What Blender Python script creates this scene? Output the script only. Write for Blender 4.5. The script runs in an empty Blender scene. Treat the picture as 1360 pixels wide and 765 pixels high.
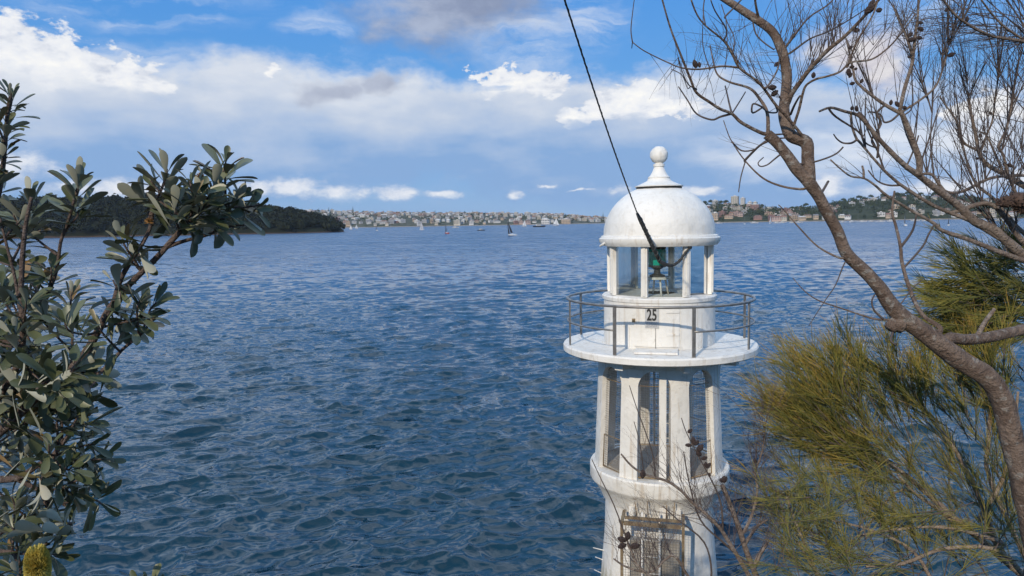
import bpy, math, random
import numpy as np
from mathutils import Vector, Matrix, noise as mnoise

random.seed(7); rng = np.random.default_rng(7)
S = bpy.context.scene
COL = S.collection
R = math.radians

# ------------------------------------------------------------------ camera
FPX = 982.0                                   # focal length in photo pixels (1360 wide)
CAM = Vector((0, 0, 9.5)); PITCH = R(5.1); ROLL = R(0.95)
_f = Vector((0, math.cos(PITCH), -math.sin(PITCH)))
_r0 = Vector((1, 0, 0)); _u0 = _r0.cross(_f)
_u = _u0 * math.cos(ROLL) + _r0 * math.sin(ROLL)
_r = _r0 * math.cos(ROLL) - _u0 * math.sin(ROLL)
cd = bpy.data.cameras.new('camera'); cam = bpy.data.objects.new('camera', cd); COL.objects.link(cam)
cd.sensor_width = 36; cd.lens = FPX / 1360 * 36; cd.clip_start = 0.05; cd.clip_end = 30000
M = Matrix((_r, _u, -_f)).transposed().to_4x4(); M.translation = CAM
cam.matrix_world = M
S.camera = cam

def ray(px, py):
    return (_f + _r * ((px - 680) / FPX) + _u * ((382.5 - py) / FPX))
def at(px, py, Y):
    "the point at distance Y in front (world Y) seen at a photo pixel"
    d = ray(px, py); return CAM + d * (Y / d.y)
def ae(px, py):
    d = ray(px, py).normalized(); return math.degrees(math.atan2(d.x, d.y)), math.degrees(math.asin(d.z))
def on_water(px, py):
    d = ray(px, py); t = -CAM.z / d.z; return CAM + d * t

# ------------------------------------------------------------------ light
S.view_settings.view_transform = 'Standard'; S.view_settings.look = 'None'
S.view_settings.gamma = 1; S.view_settings.exposure = 0.0; S.view_settings.use_curve_mapping = False
EXPO = 0.0
S.view_settings.exposure = EXPO
SUN_EL, SUN_AZ = 28.5, 205.0                  # azimuth from +Y clockwise: behind the camera, to its left
sa, se = R(SUN_AZ), R(SUN_EL)
sdir = Vector((math.sin(sa) * math.cos(se), math.cos(sa) * math.cos(se), math.sin(se)))
sl = bpy.data.lights.new('sun', 'SUN'); sl.energy = 3.4; sl.angle = R(0.5); sl.color = (1.0, 0.88, 0.71)
so = bpy.data.objects.new('sun', sl); COL.objects.link(so); so.rotation_euler = (-sdir).to_track_quat('-Z', 'Y').to_euler()
so.location = sdir * 60

S.cycles.use_adaptive_sampling = True
S.cycles.adaptive_threshold = 0.02
S.cycles.max_bounces = 6; S.cycles.diffuse_bounces = 2; S.cycles.glossy_bounces = 3; S.cycles.transparent_max_bounces = 12
S.cycles.sample_clamp_indirect = 4; S.cycles.sample_clamp_direct = 6
S.cycles.use_denoising = True
S.cycles.volume_bounces = 0

class G:
    "small helper to write shader node graphs"
    def __init__(s, nt): s.t = nt; s.n = nt.nodes; s.l = nt.links
    def node(s, typ, **kw):
        n = s.n.new(typ)
        for k, v in kw.items(): setattr(n, k, v)
        return n
    def put(s, sock, v):
        if hasattr(v, 'is_output'): s.l.new(v, sock)
        elif v is not None: sock.default_value = v
    def m(s, op, a, b=None, c=None, clamp=False):
        n = s.node('ShaderNodeMath', operation=op); n.use_clamp = clamp
        for i, v in enumerate((a, b, c)): s.put(n.inputs[i], v) if v is not None else None
        return n.outputs[0]
    def v(s, op, a, b=None, scale=None):
        n = s.node('ShaderNodeVectorMath', operation=op)
        s.put(n.inputs[0], a)
        if b is not None: s.put(n.inputs[1], b)
        if scale is not None: s.put(n.inputs[3], scale)
        return n.outputs['Value'] if op in ('LENGTH', 'DOT_PRODUCT', 'DISTANCE') else n.outputs[0]
    def mix(s, f, a, b, blend='MIX'):
        n = s.node('ShaderNodeMix', data_type='RGBA', blend_type=blend)
        s.put(n.inputs[0], f); s.put(n.inputs[6], a); s.put(n.inputs[7], b); return n.outputs[2]
    def step(s, x, lo, hi, a=0.0, b=1.0):
        n = s.node('ShaderNodeMapRange', interpolation_type='SMOOTHSTEP'); n.clamp = True
        s.put(n.inputs[0], x)
        for i, q in enumerate((lo, hi, a, b)): s.put(n.inputs[1 + i], q)
        return n.outputs[0]
    def noise(s, vec, scale, detail=4, rough=0.55, dist=0.0, col=False, dims='3D'):
        n = s.node('ShaderNodeTexNoise', noise_dimensions=dims)
        if vec is not None: s.put(n.inputs['Vector'], vec)
        n.inputs['Scale'].default_value = scale; n.inputs['Detail'].default_value = detail
        n.inputs['Roughness'].default_value = rough; n.inputs['Distortion'].default_value = dist
        return n.outputs['Color' if col else 'Fac']
    def ramp(s, f, stops):
        n = s.node('ShaderNodeValToRGB'); s.put(n.inputs[0], f); e = n.color_ramp.elements
        while len(e) < len(stops): e.new(0.5)
        for i, (p, c) in enumerate(stops): e[i].position = p; e[i].color = (*c, 1) if len(c) == 3 else c
        return n.outputs[0]

def lin(c):                                   # sRGB 0..255 -> linear
    return tuple((x / 255 / 12.92) if x / 255 <= 0.04045 else ((x / 255 + 0.055) / 1.055) ** 2.4 for x in c)

# ------------------------------------------------------------------ sky
W = bpy.data.worlds.new('World'); S.world = W; W.use_nodes = True
W.cycles.sampling_method = 'MANUAL'; W.cycles.sample_map_resolution = 512
g = G(W.node_tree); g.n.clear()
SKY_STR = 0.09
def skycol(c, k=1.0): return tuple(x / (SKY_STR * 2 ** EXPO) * k for x in lin(c)) + (1,)
st = g.node('ShaderNodeTexSky', sky_type='NISHITA'); st.sun_disc = False
st.sun_elevation = se; st.sun_rotation = sa; st.altitude = 0; st.air_density = 1.0; st.dust_density = 0.3; st.ozone_density = 3.0
tc = g.node('ShaderNodeTexCoord').outputs['Generated']
sx = g.node('ShaderNodeSeparateXYZ'); g.l.new(tc, sx.inputs[0])
A = g.m('MULTIPLY', g.m('ARCTAN2', sx.outputs[0], sx.outputs[1]), 57.29578)
E = g.m('MULTIPLY', g.m('ARCSINE', sx.outputs[2]), 57.29578)
cv = g.node('ShaderNodeCombineXYZ'); g.l.new(A, cv.inputs[0]); g.l.new(E, cv.inputs[1]); AE = cv.outputs[0]
cs = g.v('MULTIPLY', AE, (1.0, 1.7, 1.0))
nz_big = g.noise(cs, 0.16, 5, 0.55, col=True)
nz_puff = g.noise(cs, 0.55, 7, 0.6)
nz_puffc = g.noise(cs, 0.42, 6, 0.62, col=True)
nz_soft = g.noise(g.v('MULTIPLY', AE, (0.6, 1.6, 1.0)), 0.22, 5, 0.5)
def warp(col, k): return g.v('ADD', AE, g.v('MULTIPLY', g.v('SUBTRACT', col, (0.5, 0.5, 0.5)), (k[0], k[1], 0)))
soft_p = warp(nz_big, (11, 5)); puff_p = warp(nz_puffc, (7, 4.0)); fine_p = warp(nz_puffc, (3, 1.3))
def blob(p, x, y, wx, wy):
    a, e = ae(x, y); kx = 3437.7 / 60 / FPX
    return g.m('SUBTRACT', 1.0, g.v('LENGTH', g.v('MULTIPLY', g.v('SUBTRACT', p, (a, e, 0)), (1 / (wx * kx), 1 / (wy * kx), 0))))
def union(p, specs):
    o = None
    for q in specs:
        b = blob(p, *q); o = b if o is None else g.m('SMOOTH_MAX', o, b, 0.12)
    return o
# clear blue: the physical sky, deepened as in the photograph, bluer towards the sea horizon
blue = g.ramp(g.m('DIVIDE', E, 32.0, clamp=True), [(0, skycol((126, 172, 225))[:3]), (0.3, skycol((94, 162, 231))[:3]), (0.58, skycol((68, 150, 234))[:3]), (0.75, skycol((100, 172, 244), 1.15)[:3]), (1, skycol((110, 176, 246), 1.2)[:3])])
sky = g.mix(g.step(E, 24, 80, 0.82, 0.55), st.outputs[0], blue)
# thin streaks high up
cir = g.noise(g.v('MULTIPLY', warp(nz_big, (6, 4)), (0.10, 0.55, 1)), 1.0, 6, 0.6)
cm = union(soft_p, [(180, 2, 170, 30), (110, 70, 230, 36), (430, 55, 80, 55), (690, 60, 90, 70), (960, 90, 90, 40), (780, 25, 90, 60), (60, -120, 400, 110), (1500, -80, 400, 120)])
sky = g.mix(g.m('MULTIPLY', g.step(cm, 0.0, 0.8), g.step(cir, 0.38, 0.72, 0.0, 0.75)), sky, skycol((222, 230, 243)))
# unseen broken cloud added overhead, extra bright ahead to lift the water's reflections
hi = g.noise(g.v('MULTIPLY', tc, (2.2, 2.2, 4.0)), 1.3, 6, 0.6)
sky = g.mix(g.m('MULTIPLY', g.step(E, 18, 30), g.step(hi, 0.40, 0.64, 0, 0.85)), sky, g.mix(g.step(sx.outputs[1], -0.15, 0.45), skycol((206, 222, 246), 1.0), skycol((224, 238, 255), 2.3)))
# the broad grey-white bank across the sky
bank = union(soft_p, [(60, 165, 330, 98), (420, 168, 360, 95), (800, 185, 330, 100), (1180, 200, 330, 92), (-300, 150, 300, 110), (1600, 190, 300, 110)])
bank = g.m('ADD', bank, g.m('MULTIPLY', g.m('SUBTRACT', nz_puff, 0.5), 0.35))
bshade = g.m('ADD', g.step(E, 3.6, 11.0), g.m('MULTIPLY', g.m('SUBTRACT', nz_soft, 0.5), 1.7))
bshade = g.m('ADD', bshade, g.m('MULTIPLY', g.m('SUBTRACT', nz_puff, 0.5), 0.35))
bcol = g.ramp(bshade, [(0.0, skycol((138, 173, 218))[:3]), (0.35, skycol((170, 192, 224))[:3]), (0.7, skycol((197, 209, 228))[:3]), (1.0, skycol((220, 226, 236))[:3])])
sky = g.mix(g.step(bank, 0.0, 0.34, 0, 0.95), sky, bcol)
# a smooth brighter layer on the right
lay = union(warp(nz_big, (9, 3)), [(1240, 190, 230, 50), (1080, 205, 150, 38), (1450, 180, 220, 60)])
lay = g.m('ADD', lay, g.m('MULTIPLY', g.m('SUBTRACT', cir, 0.5), 1.0))
sky = g.mix(g.step(lay, 0.0, 0.75, 0, 0.92), sky, g.mix(g.step(nz_soft, .35, .65), skycol((186, 205, 232)), skycol((236, 240, 247))))
# bright cumulus heads standing out of the bank, crisp above and melting into it below
HB = [(-15, 70, 90, 44), (60, 82, 74, 36), (125, 98, 80, 24), (170, 114, 60, 15), (690, 112, 64, 22), (655, 102, 28, 12), (835, 136, 66, 26), (890, 144, 52, 13), (770, 152, 46, 14), (356, 102, 15, 9), (1330, 150, 70, 22)]
heads = union(puff_p, HB); under = union(soft_p, [(x, y + h * 1.15, w * 1.15, h * 1.0) for x, y, w, h in HB])
hd = g.m('ADD', heads, g.m('MULTIPLY', g.m('SUBTRACT', nz_puff, 0.5), 1.0))
melt = g.step(under, 0.0, 0.65, 1.0, 0.10)
hcol = g.ramp(g.m('ADD', g.m('MULTIPLY', hd, 0.6), g.m('MULTIPLY', g.m('SUBTRACT', nz_puff, 0.42), 1.3)), [(0.0, skycol((206, 213, 227))[:3]), (0.35, skycol((236, 239, 245))[:3]), (0.8, skycol((254, 253, 250))[:3])])
sky = g.mix(g.m('MULTIPLY', g.step(hd, 0.02, 0.24), melt), sky, hcol)
# the low row of small cumulus near the horizon
LBS = [(345, 250, 40, 14), (390, 250, 48, 18), (455, 256, 52, 14), (525, 256, 46, 13), (590, 259, 36, 7), (150, 250, 90, 14), (10, 222, 60, 24), (685, 259, 15, 8), (728, 247, 17, 4), (772, 252, 14, 3),
       (828, 254, 24, 8), (925, 253, 40, 8), (1102, 246, 30, 20), (1250, 250, 110, 16), (1400, 240, 90, 20), (-200, 240, 160, 24)]
low = union(fine_p, LBS)
ld = g.m('ADD', low, g.m('MULTIPLY', g.m('SUBTRACT', nz_puff, 0.5), 1.2))
lmelt = g.step(union(soft_p, [(x, y + h * 1.2, w * 1.2, h) for x, y, w, h in LBS]), 0.0, 0.7, 1.0, 0.35)
lcol = g.ramp(g.m('ADD', g.m('MULTIPLY', ld, 0.7), g.m('MULTIPLY', g.m('SUBTRACT', nz_puff, 0.45), 1.0)), [(0.0, skycol((180, 197, 225))[:3]), (0.5, skycol((224, 230, 241))[:3]), (0.9, skycol((246, 247, 250))[:3])])
sky = g.mix(g.m('MULTIPLY', g.step(ld, -0.05, 0.7, 0, 0.95), lmelt), sky, lcol)
# grey scraps of nearer cloud
drk = union(soft_p, [(600, 10, 165, 62), (440, 114, 66, 24), (510, 106, 54, 24)])
dd = g.m('ADD', drk, g.m('MULTIPLY', g.m('SUBTRACT', nz_puff, 0.5), 0.6))
dcol = g.mix(g.step(g.m('ADD', g.m('MULTIPLY', nz_soft, .7), g.m('MULTIPLY', nz_puff, .3)), 0.36, 0.62), skycol((143, 152, 176)), skycol((178, 187, 207)))
sky = g.mix(g.step(dd, 0.0, 0.75, 0, 0.9), sky, dcol)
pk = g.m('ADD', union(soft_p, [(1150, 78, 90, 46)]), g.m('MULTIPLY', g.m('SUBTRACT', nz_puff, 0.5), 0.7))
sky = g.mix(g.step(pk, 0.0, 0.8, 0, 0.95), sky, g.mix(g.step(nz_puff, .3, .7), skycol((206, 200, 208)), skycol((232, 228, 228))))
bg = g.node('ShaderNodeBackground'); g.l.new(sky, bg.inputs[0]); bg.inputs[1].default_value = SKY_STR
wo = g.node('ShaderNodeOutputWorld'); g.l.new(bg.outputs[0], wo.inputs[0])

# ------------------------------------------------------------------ materials
def mat(name, build):
    m = bpy.data.materials.new(name); m.use_nodes = True; g = G(m.node_tree); g.n.clear()
    out = g.node('ShaderNodeOutputMaterial'); p = g.node('ShaderNodeBsdfPrincipled'); g.l.new(p.outputs[0], out.inputs[0])
    build(g, p, out); return m
def simple(name, c1, c2, scale=3.0, rough=0.7, bump=0.0, bscale=30, metal=0.0, spec=0.5):
    def b(g, p, out):
        oc = g.node('ShaderNodeTexCoord').outputs['Object']
        n = g.noise(oc, scale, 5, 0.6)
        g.put(p.inputs['Base Color'], g.mix(g.step(n, 0.3, 0.7), (*c1, 1), (*c2, 1)))
        p.inputs['Roughness'].default_value = rough; p.inputs['Metallic'].default_value = metal
        p.inputs['Specular IOR Level'].default_value = spec
        if bump:
            bn = g.node('ShaderNodeBump'); bn.inputs['Strength'].default_value = bump; bn.inputs['Distance'].default_value = 0.02
            g.l.new(g.noise(oc, bscale, 6, 0.65), bn.inputs['Height']); g.l.new(bn.outputs[0], p.inputs['Normal'])
    return mat(name, b)

def white_paint(name, bump, bscale, grime, streak=0.0, low=None):
    def b(g, p, out):
        geo = g.node('ShaderNodeTexCoord').outputs['Object']
        n1 = g.noise(geo, 1.3, 6, 0.62); n2 = g.noise(g.v('MULTIPLY', geo, (6, 6, 0.7)), 1.5, 5, 0.6)
        c = g.mix(g.step(n1, 0.35, 0.75), (0.76, 0.735, 0.68, 1), (0.66, 0.635, 0.575, 1))
        c = g.mix(g.step(n2, 0.58, 0.80, 0, grime), c, (0.46, 0.40, 0.31, 1))
        n3 = g.noise(g.v('MULTIPLY', geo, (14, 14, 1.1)), 1.0, 3, 0.5)
        c = g.mix(g.step(n3, 0.55, 0.70, 0, streak), c, (0.40, 0.29, 0.17, 1))
        c = g.mix(g.step(g.noise(geo, 5.0, 6, 0.7), 0.55, 0.68, 0, grime * .8), c, (0.44, 0.41, 0.36, 1))
        if low is not None:
            sz = g.node('ShaderNodeSeparateXYZ'); g.l.new(geo, sz.inputs[0])
            k = g.m('ADD', sz.outputs[2], g.m('MULTIPLY', n2, 0.9))
            c = g.mix(g.step(k, low + 0.9, low + 0.3, 0, 0.85), c, g.mix(n1, (0.36, 0.26, 0.11, 1), (0.20, 0.19, 0.10, 1)))
        g.put(p.inputs['Base Color'], c); p.inputs['Roughness'].default_value = 0.6
        bn = g.node('ShaderNodeBump'); bn.inputs['Strength'].default_value = bump; bn.inputs['Distance'].default_value = 0.03
        hh = g.m('ADD', g.noise(geo, bscale, 6, 0.6), g.m('MULTIPLY', g.noise(geo, bscale * 0.25, 3, 0.5), 1.5))
        g.l.new(hh, bn.inputs['Height']); g.l.new(bn.outputs[0], p.inputs['Normal'])
    return mat(name, b)

MT = {}
MT['white_dome'] = white_paint('white_plaster', 0.38, 11, 0.30, 0.15)
MT['white_wall'] = white_paint('white_painted_concrete', 0.25, 14, 0.45, 0.35)
MT['white_tower'] = white_paint('white_painted_tower', 0.30, 14, 0.55, 0.45, low=None)
MT['white_metal'] = white_paint('white_painted_metal', 0.10, 30, 0.5, 0.6)
MT['steel'] = simple('galvanised_steel', (0.30, 0.29, 0.27), (0.20, 0.18, 0.16), 8, 0.45, metal=0.6)
MT['rust'] = simple('rusty_steel', (0.20, 0.12, 0.055), (0.30, 0.22, 0.12), 7, 0.75, 0.3, 60)
MT['cage_rust'] = simple('old_rusty_steel', (0.13, 0.085, 0.045), (0.24, 0.19, 0.12), 9, 0.8, 0.3, 60)
MT['wire'] = simple('wire_mesh', (0.25, 0.22, 0.18), (0.18, 0.15, 0.11), 5, 0.6)
MT['dark'] = simple('slot_shade', (0.02, 0.018, 0.016), (0.035, 0.03, 0.026), 8, 0.8)
MT['cable'] = simple('black_cable', (0.018, 0.018, 0.018), (0.04, 0.04, 0.038), 60, 0.55, 0.5, 120)
MT['cable_light'] = simple('grey_cable', (0.10, 0.10, 0.09), (0.02, 0.02, 0.02), 90, 0.55, 0.3, 120)
MT['sign_plate'] = simple('sign_plate', (0.48, 0.48, 0.47), (0.40, 0.40, 0.39), 20, 0.5)
MT['sign_ink'] = simple('sign_ink', (0.012, 0.012, 0.012), (0.02, 0.02, 0.02), 20, 0.5)
MT['sign_grey'] = simple('sign_small_print', (0.22, 0.22, 0.22), (0.3, 0.3, 0.3), 60, 0.5)
def _green(g, p, out):
    p.inputs['Base Color'].default_value = (0.0, 0.42, 0.30, 1); p.inputs['Roughness'].default_value = 0.08
    p.inputs['Coat Weight'].default_value = 0.6
MT['green_lens'] = mat('green_lens', _green)
def _glass(g, p, out):
    tr = g.node('ShaderNodeBsdfTransparent'); tr.inputs[0].default_value = (0.93, 0.96, 0.96, 1)
    gl = g.node('ShaderNodeBsdfGlossy'); gl.inputs['Roughness'].default_value = 0.03
    fr = g.node('ShaderNodeFresnel'); fr.inputs[0].default_value = 1.5
    geo = g.node('ShaderNodeTexCoord').outputs['Object']
    df = g.node('ShaderNodeBsdfDiffuse'); df.inputs[0].default_value = (0.5, 0.5, 0.48, 1)
    mx = g.node('ShaderNodeMixShader'); g.l.new(fr.outputs[0], mx.inputs[0]); g.l.new(tr.outputs[0], mx.inputs[1]); g.l.new(gl.outputs[0], mx.inputs[2])
    m2 = g.node('ShaderNodeMixShader'); g.l.new(g.step(g.noise(geo, 3, 5, 0.6), 0.45, 0.85, 0.02, 0.14), m2.inputs[0]); g.l.new(mx.outputs[0], m2.inputs[1]); g.l.new(df.outputs[0], m2.inputs[2])
    g.l.new(m2.outputs[0], out.inputs[0])
MT['glass'] = mat('salt_stained_glass', _glass)

def bark(name, c1, c2, c3, sc):
    def b(g, p, out):
        geo = g.node('ShaderNodeTexCoord').outputs['Object']
        n = g.noise(geo, 9 * sc, 6, 0.65); n2 = g.noise(geo, 45 * sc, 4, 0.6); n3 = g.noise(geo, 22 * sc, 3, 0.5)
        c = g.mix(g.step(n, 0.38, 0.62), (*c1, 1), (*c2, 1))
        c = g.mix(g.step(n3, 0.56, 0.66, 0, 0.8), c, (*c3, 1))
        c = g.mix(g.step(n2, 0.60, 0.75, 0, 0.6), c, (c1[0] * .4, c1[1] * .4, c1[2] * .4, 1))
        g.put(p.inputs['Base Color'], c); p.inputs['Roughness'].default_value = 0.85; p.inputs['Specular IOR Level'].default_value = 0.25
        bn = g.node('ShaderNodeBump'); bn.inputs['Strength'].default_value = 1.0; bn.inputs['Distance'].default_value = 0.02
        fine = g.noise(geo, 130 * sc, 3, 0.6); rid = g.noise(g.v('MULTIPLY', geo, (1, 1, 2.6)), 38 * sc, 4, 0.65, dist=1.2)
        g.put(p.inputs['Base Color'], g.mix(g.step(rid, .52, .64, 0, .45), c, (c1[0] * .45, c1[1] * .45, c1[2] * .45, 1)))
        g.l.new(g.m('ADD', g.m('ADD', n2, g.m('MULTIPLY', fine, .4)), g.m('MULTIPLY', n, 1.5)), bn.inputs['Height']); g.l.new(bn.outputs[0], p.inputs['Normal'])
    return mat(name, b)
MT['bark_brown'] = bark('brown_bark', (0.130, 0.090, 0.068), (0.21, 0.155, 0.120), (0.30, 0.27, 0.235), 1.3)
MT['bark_grey'] = bark('grey_bark', (0.165, 0.124, 0.099), (0.245, 0.195, 0.160), (0.30, 0.25, 0.21), 1.0)
MT['bark_pale'] = bark('pale_dry_wood', (0.22, 0.165, 0.12), (0.32, 0.25, 0.19), (0.40, 0.33, 0.27), 1.0)
MT['twig'] = simple('twig', (0.075, 0.052, 0.045), (0.12, 0.088, 0.078), 30, 0.8)
MT['twig_dark'] = simple('dark_twig', (0.055, 0.041, 0.036), (0.095, 0.072, 0.062), 30, 0.8)
MT['cone'] = simple('seed_cone', (0.030, 0.018, 0.015), (0.065, 0.042, 0.036), 90, 0.85, 0.6, 200)
MT['banksia_bark'] = bark('banksia_bark', (0.105, 0.074, 0.060), (0.165, 0.12, 0.10), (0.20, 0.16, 0.14), 1.6)
def leafmat(name, c1, c2, rough, spec, tl):
    def b(g, p, out):
        at_ = g.node('ShaderNodeAttribute', attribute_name='tint').outputs['Fac']
        geo = g.node('ShaderNodeTexCoord').outputs['Object']
        c = g.mix(at_, (*c1, 1), (*c2, 1)); c = g.mix(g.step(at_, .955, .985, 0, .9), c, (0.21, 0.125, 0.045, 1))
        c = g.mix(g.step(g.noise(geo, 70, 3, 0.6), 0.5, 0.8, 0, 0.35), c, (c1[0] * 1.5, c1[1] * 1.2, c1[2] * 0.8, 1))
        g.put(p.inputs['Base Color'], c); p.inputs['Roughness'].default_value = rough; p.inputs['Specular IOR Level'].default_value = spec
    return mat(name, b)
MT['leaf_top'] = leafmat('banksia_leaf_top', (0.048, 0.062, 0.025), (0.125, 0.132, 0.060), 0.40, 0.5, 0)
MT['leaf_under'] = leafmat('banksia_leaf_underside', (0.20, 0.205, 0.155), (0.40, 0.40, 0.32), 0.7, 0.25, 0)
def _needle(g, p, out):
    at_ = g.node('ShaderNodeAttribute', attribute_name='tint').outputs['Fac']
    c = g.ramp(at_, [(0, (0.055, 0.070, 0.024)), (0.35, (0.145, 0.150, 0.036)), (0.7, (0.28, 0.225, 0.046)), (1, (0.40, 0.23, 0.058))])
    g.put(p.inputs['Base Color'], c); p.inputs['Roughness'].default_value = 0.6; p.inputs['Specular IOR Level'].default_value = 0.3
MT['needle'] = mat('casuarina_needles', _needle)
MT['flower'] = simple('yellow_flower', (0.50, 0.36, 0.04), (0.62, 0.50, 0.12), 60, 0.8)
MT['flower_old'] = simple('rusty_bud', (0.26, 0.12, 0.035), (0.34, 0.19, 0.06), 60, 0.8)

# ------------------------------------------------------------------ mesh helper
class MB:
    def __init__(s): s.v = []; s.f = []; s.mi = []; s.t = []
    def add(s, vs, fs, mi=0, tint=None):
        o = len(s.v); s.v.extend(tuple(x) for x in vs)
        for q in fs: s.f.append(tuple(o + i for i in q)); s.mi.append(mi)
        s.t.extend([0.0] * len(vs) if tint is None else ([tint] * len(vs) if not hasattr(tint, '__len__') else list(tint)))
        return o
    def box(s, lo, hi, mi=0, rot=None, org=None):
        x0, y0, z0 = lo; x1, y1, z1 = hi
        vs = [Vector(q) for q in ((x0,y0,z0),(x1,y0,z0),(x1,y1,z0),(x0,y1,z0),(x0,y0,z1),(x1,y0,z1),(x1,y1,z1),(x0,y1,z1))]
        if rot is not None: vs = [rot @ q for q in vs]
        if org is not None: vs = [q + Vector(org) for q in vs]
        s.add(vs, [(0,3,2,1),(4,5,6,7),(0,1,5,4),(1,2,6,5),(2,3,7,6),(3,0,4,7)], mi)
    def lathe(s, prof, n=64, mi=0, a0=0.0, close=False):
        vs = []; fs = []
        for r, z in prof:
            for k in range(n):
                a = a0 + 2 * math.pi * k / n; vs.append((r * math.sin(a), -r * math.cos(a), z))
        for i in range(len(prof) - 1 + (1 if close else 0)):
            j = (i + 1) % len(prof)
            for k in range(n):
                k2 = (k + 1) % n; fs.append((i*n+k, i*n+k2, j*n+k2, j*n+k))
        s.add(vs, fs, mi)
    def tube(s, pts, rad, n=6, mi=0, tint=None, cap=True, wob=0.0):
        pts = [Vector(p) for p in pts]; m = len(pts)
        if not hasattr(rad, '__len__'): rad = [rad] * m
        vs = []; fs = []; prev = None
        for i in range(m):
            t = (pts[min(i+1, m-1)] - pts[max(i-1, 0)]).normalized()
            if prev is None:
                x = t.orthogonal().normalized()
            else:
                x = (prev - t * prev.dot(t))
                x = x.normalized() if x.length > 1e-6 else t.orthogonal().normalized()
            prev = x; y = t.cross(x)
            for k in range(n):
                a = 2 * math.pi * k / n; rr = rad[i]
                if wob: rr *= 1 + wob * mnoise.noise((pts[i] + (x * math.cos(a) + y * math.sin(a)) * rad[i] * 1.5) * 14) + 0.6 * wob * mnoise.noise(pts[i] * 5)
                vs.append(pts[i] + (x * math.cos(a) + y * math.sin(a)) * rr)
        for i in range(m - 1):
            for k in range(n):
                k2 = (k + 1) % n; fs.append((i*n+k, i*n+k2, (i+1)*n+k2, (i+1)*n+k))
        if cap: fs.append(tuple(range(n))[::-1]); fs.append(tuple((m-1)*n + k for k in range(n)))
        tt = None
        if tint is not None and hasattr(tint, '__len__'): tt = [tint[i] for i in range(m) for _ in range(n)]
        elif tint is not None: tt = tint
        s.add(vs, fs, mi, tt)
    def mesh(s, name, mats, smooth=True):
        me = bpy.data.meshes.new(name); me.from_pydata(s.v, [], s.f)
        for m in mats: me.materials.append(m)
        if any(s.mi): me.polygons.foreach_set('material_index', s.mi)
        if any(s.t):
            a = me.attributes.new('tint', 'FLOAT', 'POINT'); a.data.foreach_set('value', s.t)
        if smooth: me.polygons.foreach_set('use_smooth', [True] * len(s.f))
        me.update(); return me
    def build(s, name, mats, parent=None, smooth=True, loc=None, auto=None):
        mats = mats if isinstance(mats, (list, tuple)) else [mats]
        me = s.mesh(name, mats, smooth)
        if auto is not None: me.set_sharp_from_angle(angle=R(auto))
        o = bpy.data.objects.new(name, me); COL.objects.link(o)
        if parent is not None: o.parent = parent
        if loc is not None: o.location = loc
        return o

def tag(o, label=None, cat=None, group=None, kind=None):
    if label: o['label'] = label
    if cat: o['category'] = cat
    if group: o['group'] = group
    if kind: o['kind'] = kind
    return o
def thing(name, label, cat, loc, group=None, rz=0.0):
    o = bpy.data.objects.new(name, None); COL.objects.link(o); o.location = loc; o.rotation_euler.z = rz
    o.empty_display_size = 0.2
    return tag(o, label, cat, group)
def dup(o, parent=None, loc=None, rz=None, scale=None):
    c = o.copy(); COL.objects.link(c)
    if parent is not None: c.parent = parent
    if loc is not None: c.location = loc
    if rz is not None: c.rotation_euler.z = rz
    if scale is not None: c.scale = scale
    for ch in list(o.children): dup(ch, c)
    return c
def catmull(pts, sub=4):
    "smooth a list of (Vector, radius)"
    out = []
    n = len(pts)
    for i in range(n - 1):
        p0 = pts[max(i-1, 0)]; p1 = pts[i]; p2 = pts[i+1]; p3 = pts[min(i+2, n-1)]
        for k in range(sub):
            t = k / sub; t2 = t*t; t3 = t2*t
            q = 0.5 * ((2*p1[0]) + (p2[0]-p0[0])*t + (2*p0[0]-5*p1[0]+4*p2[0]-p3[0])*t2 + (-p0[0]+3*p1[0]-3*p2[0]+p3[0])*t3)
            out.append((q, p1[1] + (p2[1]-p1[1])*t))
    out.append(pts[-1]); return out
# ------------------------------------------------------------------ water: a real wave field
def spectrum(N, L, lp, kmin, kmax, wdir, seed, spread=2.0):
    r = np.random.default_rng(seed)
    k1 = np.fft.fftfreq(N, L / N) * 2 * np.pi
    kx, ky = np.meshgrid(k1, k1, indexing='ij'); k = np.hypot(kx, ky); k[0, 0] = 1
    kp = 2 * np.pi / lp
    P = k ** -3.75 * np.exp(-(kp / k) ** 2) * np.exp(-(k / kmax) ** 2) * (k > kmin)
    c = (kx * wdir[0] + ky * wdir[1]) / k
    P = P * (np.abs(c) ** spread * (c > 0) + 0.05)
    h = (r.normal(size=(N, N)) + 1j * r.normal(size=(N, N))) * np.sqrt(P); h[0, 0] = 0
    return h, kx, ky, k
def field(h, kx, ky, k, cut):
    hf = h * np.exp(-(k / cut) ** 4)
    return np.real(np.fft.ifft2(hf)), np.real(np.fft.ifft2(-1j * hf * kx / k)), np.real(np.fft.ifft2(-1j * hf * ky / k))
def sample(F, L, X, Y):
    N = F.shape[0]; u = (X / L * N) % N; v = (Y / L * N) % N
    i = u.astype(int) % N; j = v.astype(int) % N; a = u - np.floor(u); b = v - np.floor(v); i2 = (i + 1) % N; j2 = (j + 1) % N
    return F[i, j] * (1-a) * (1-b) + F[i2, j] * a * (1-b) + F[i, j2] * (1-a) * b + F[i2, j2] * a * b
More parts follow.
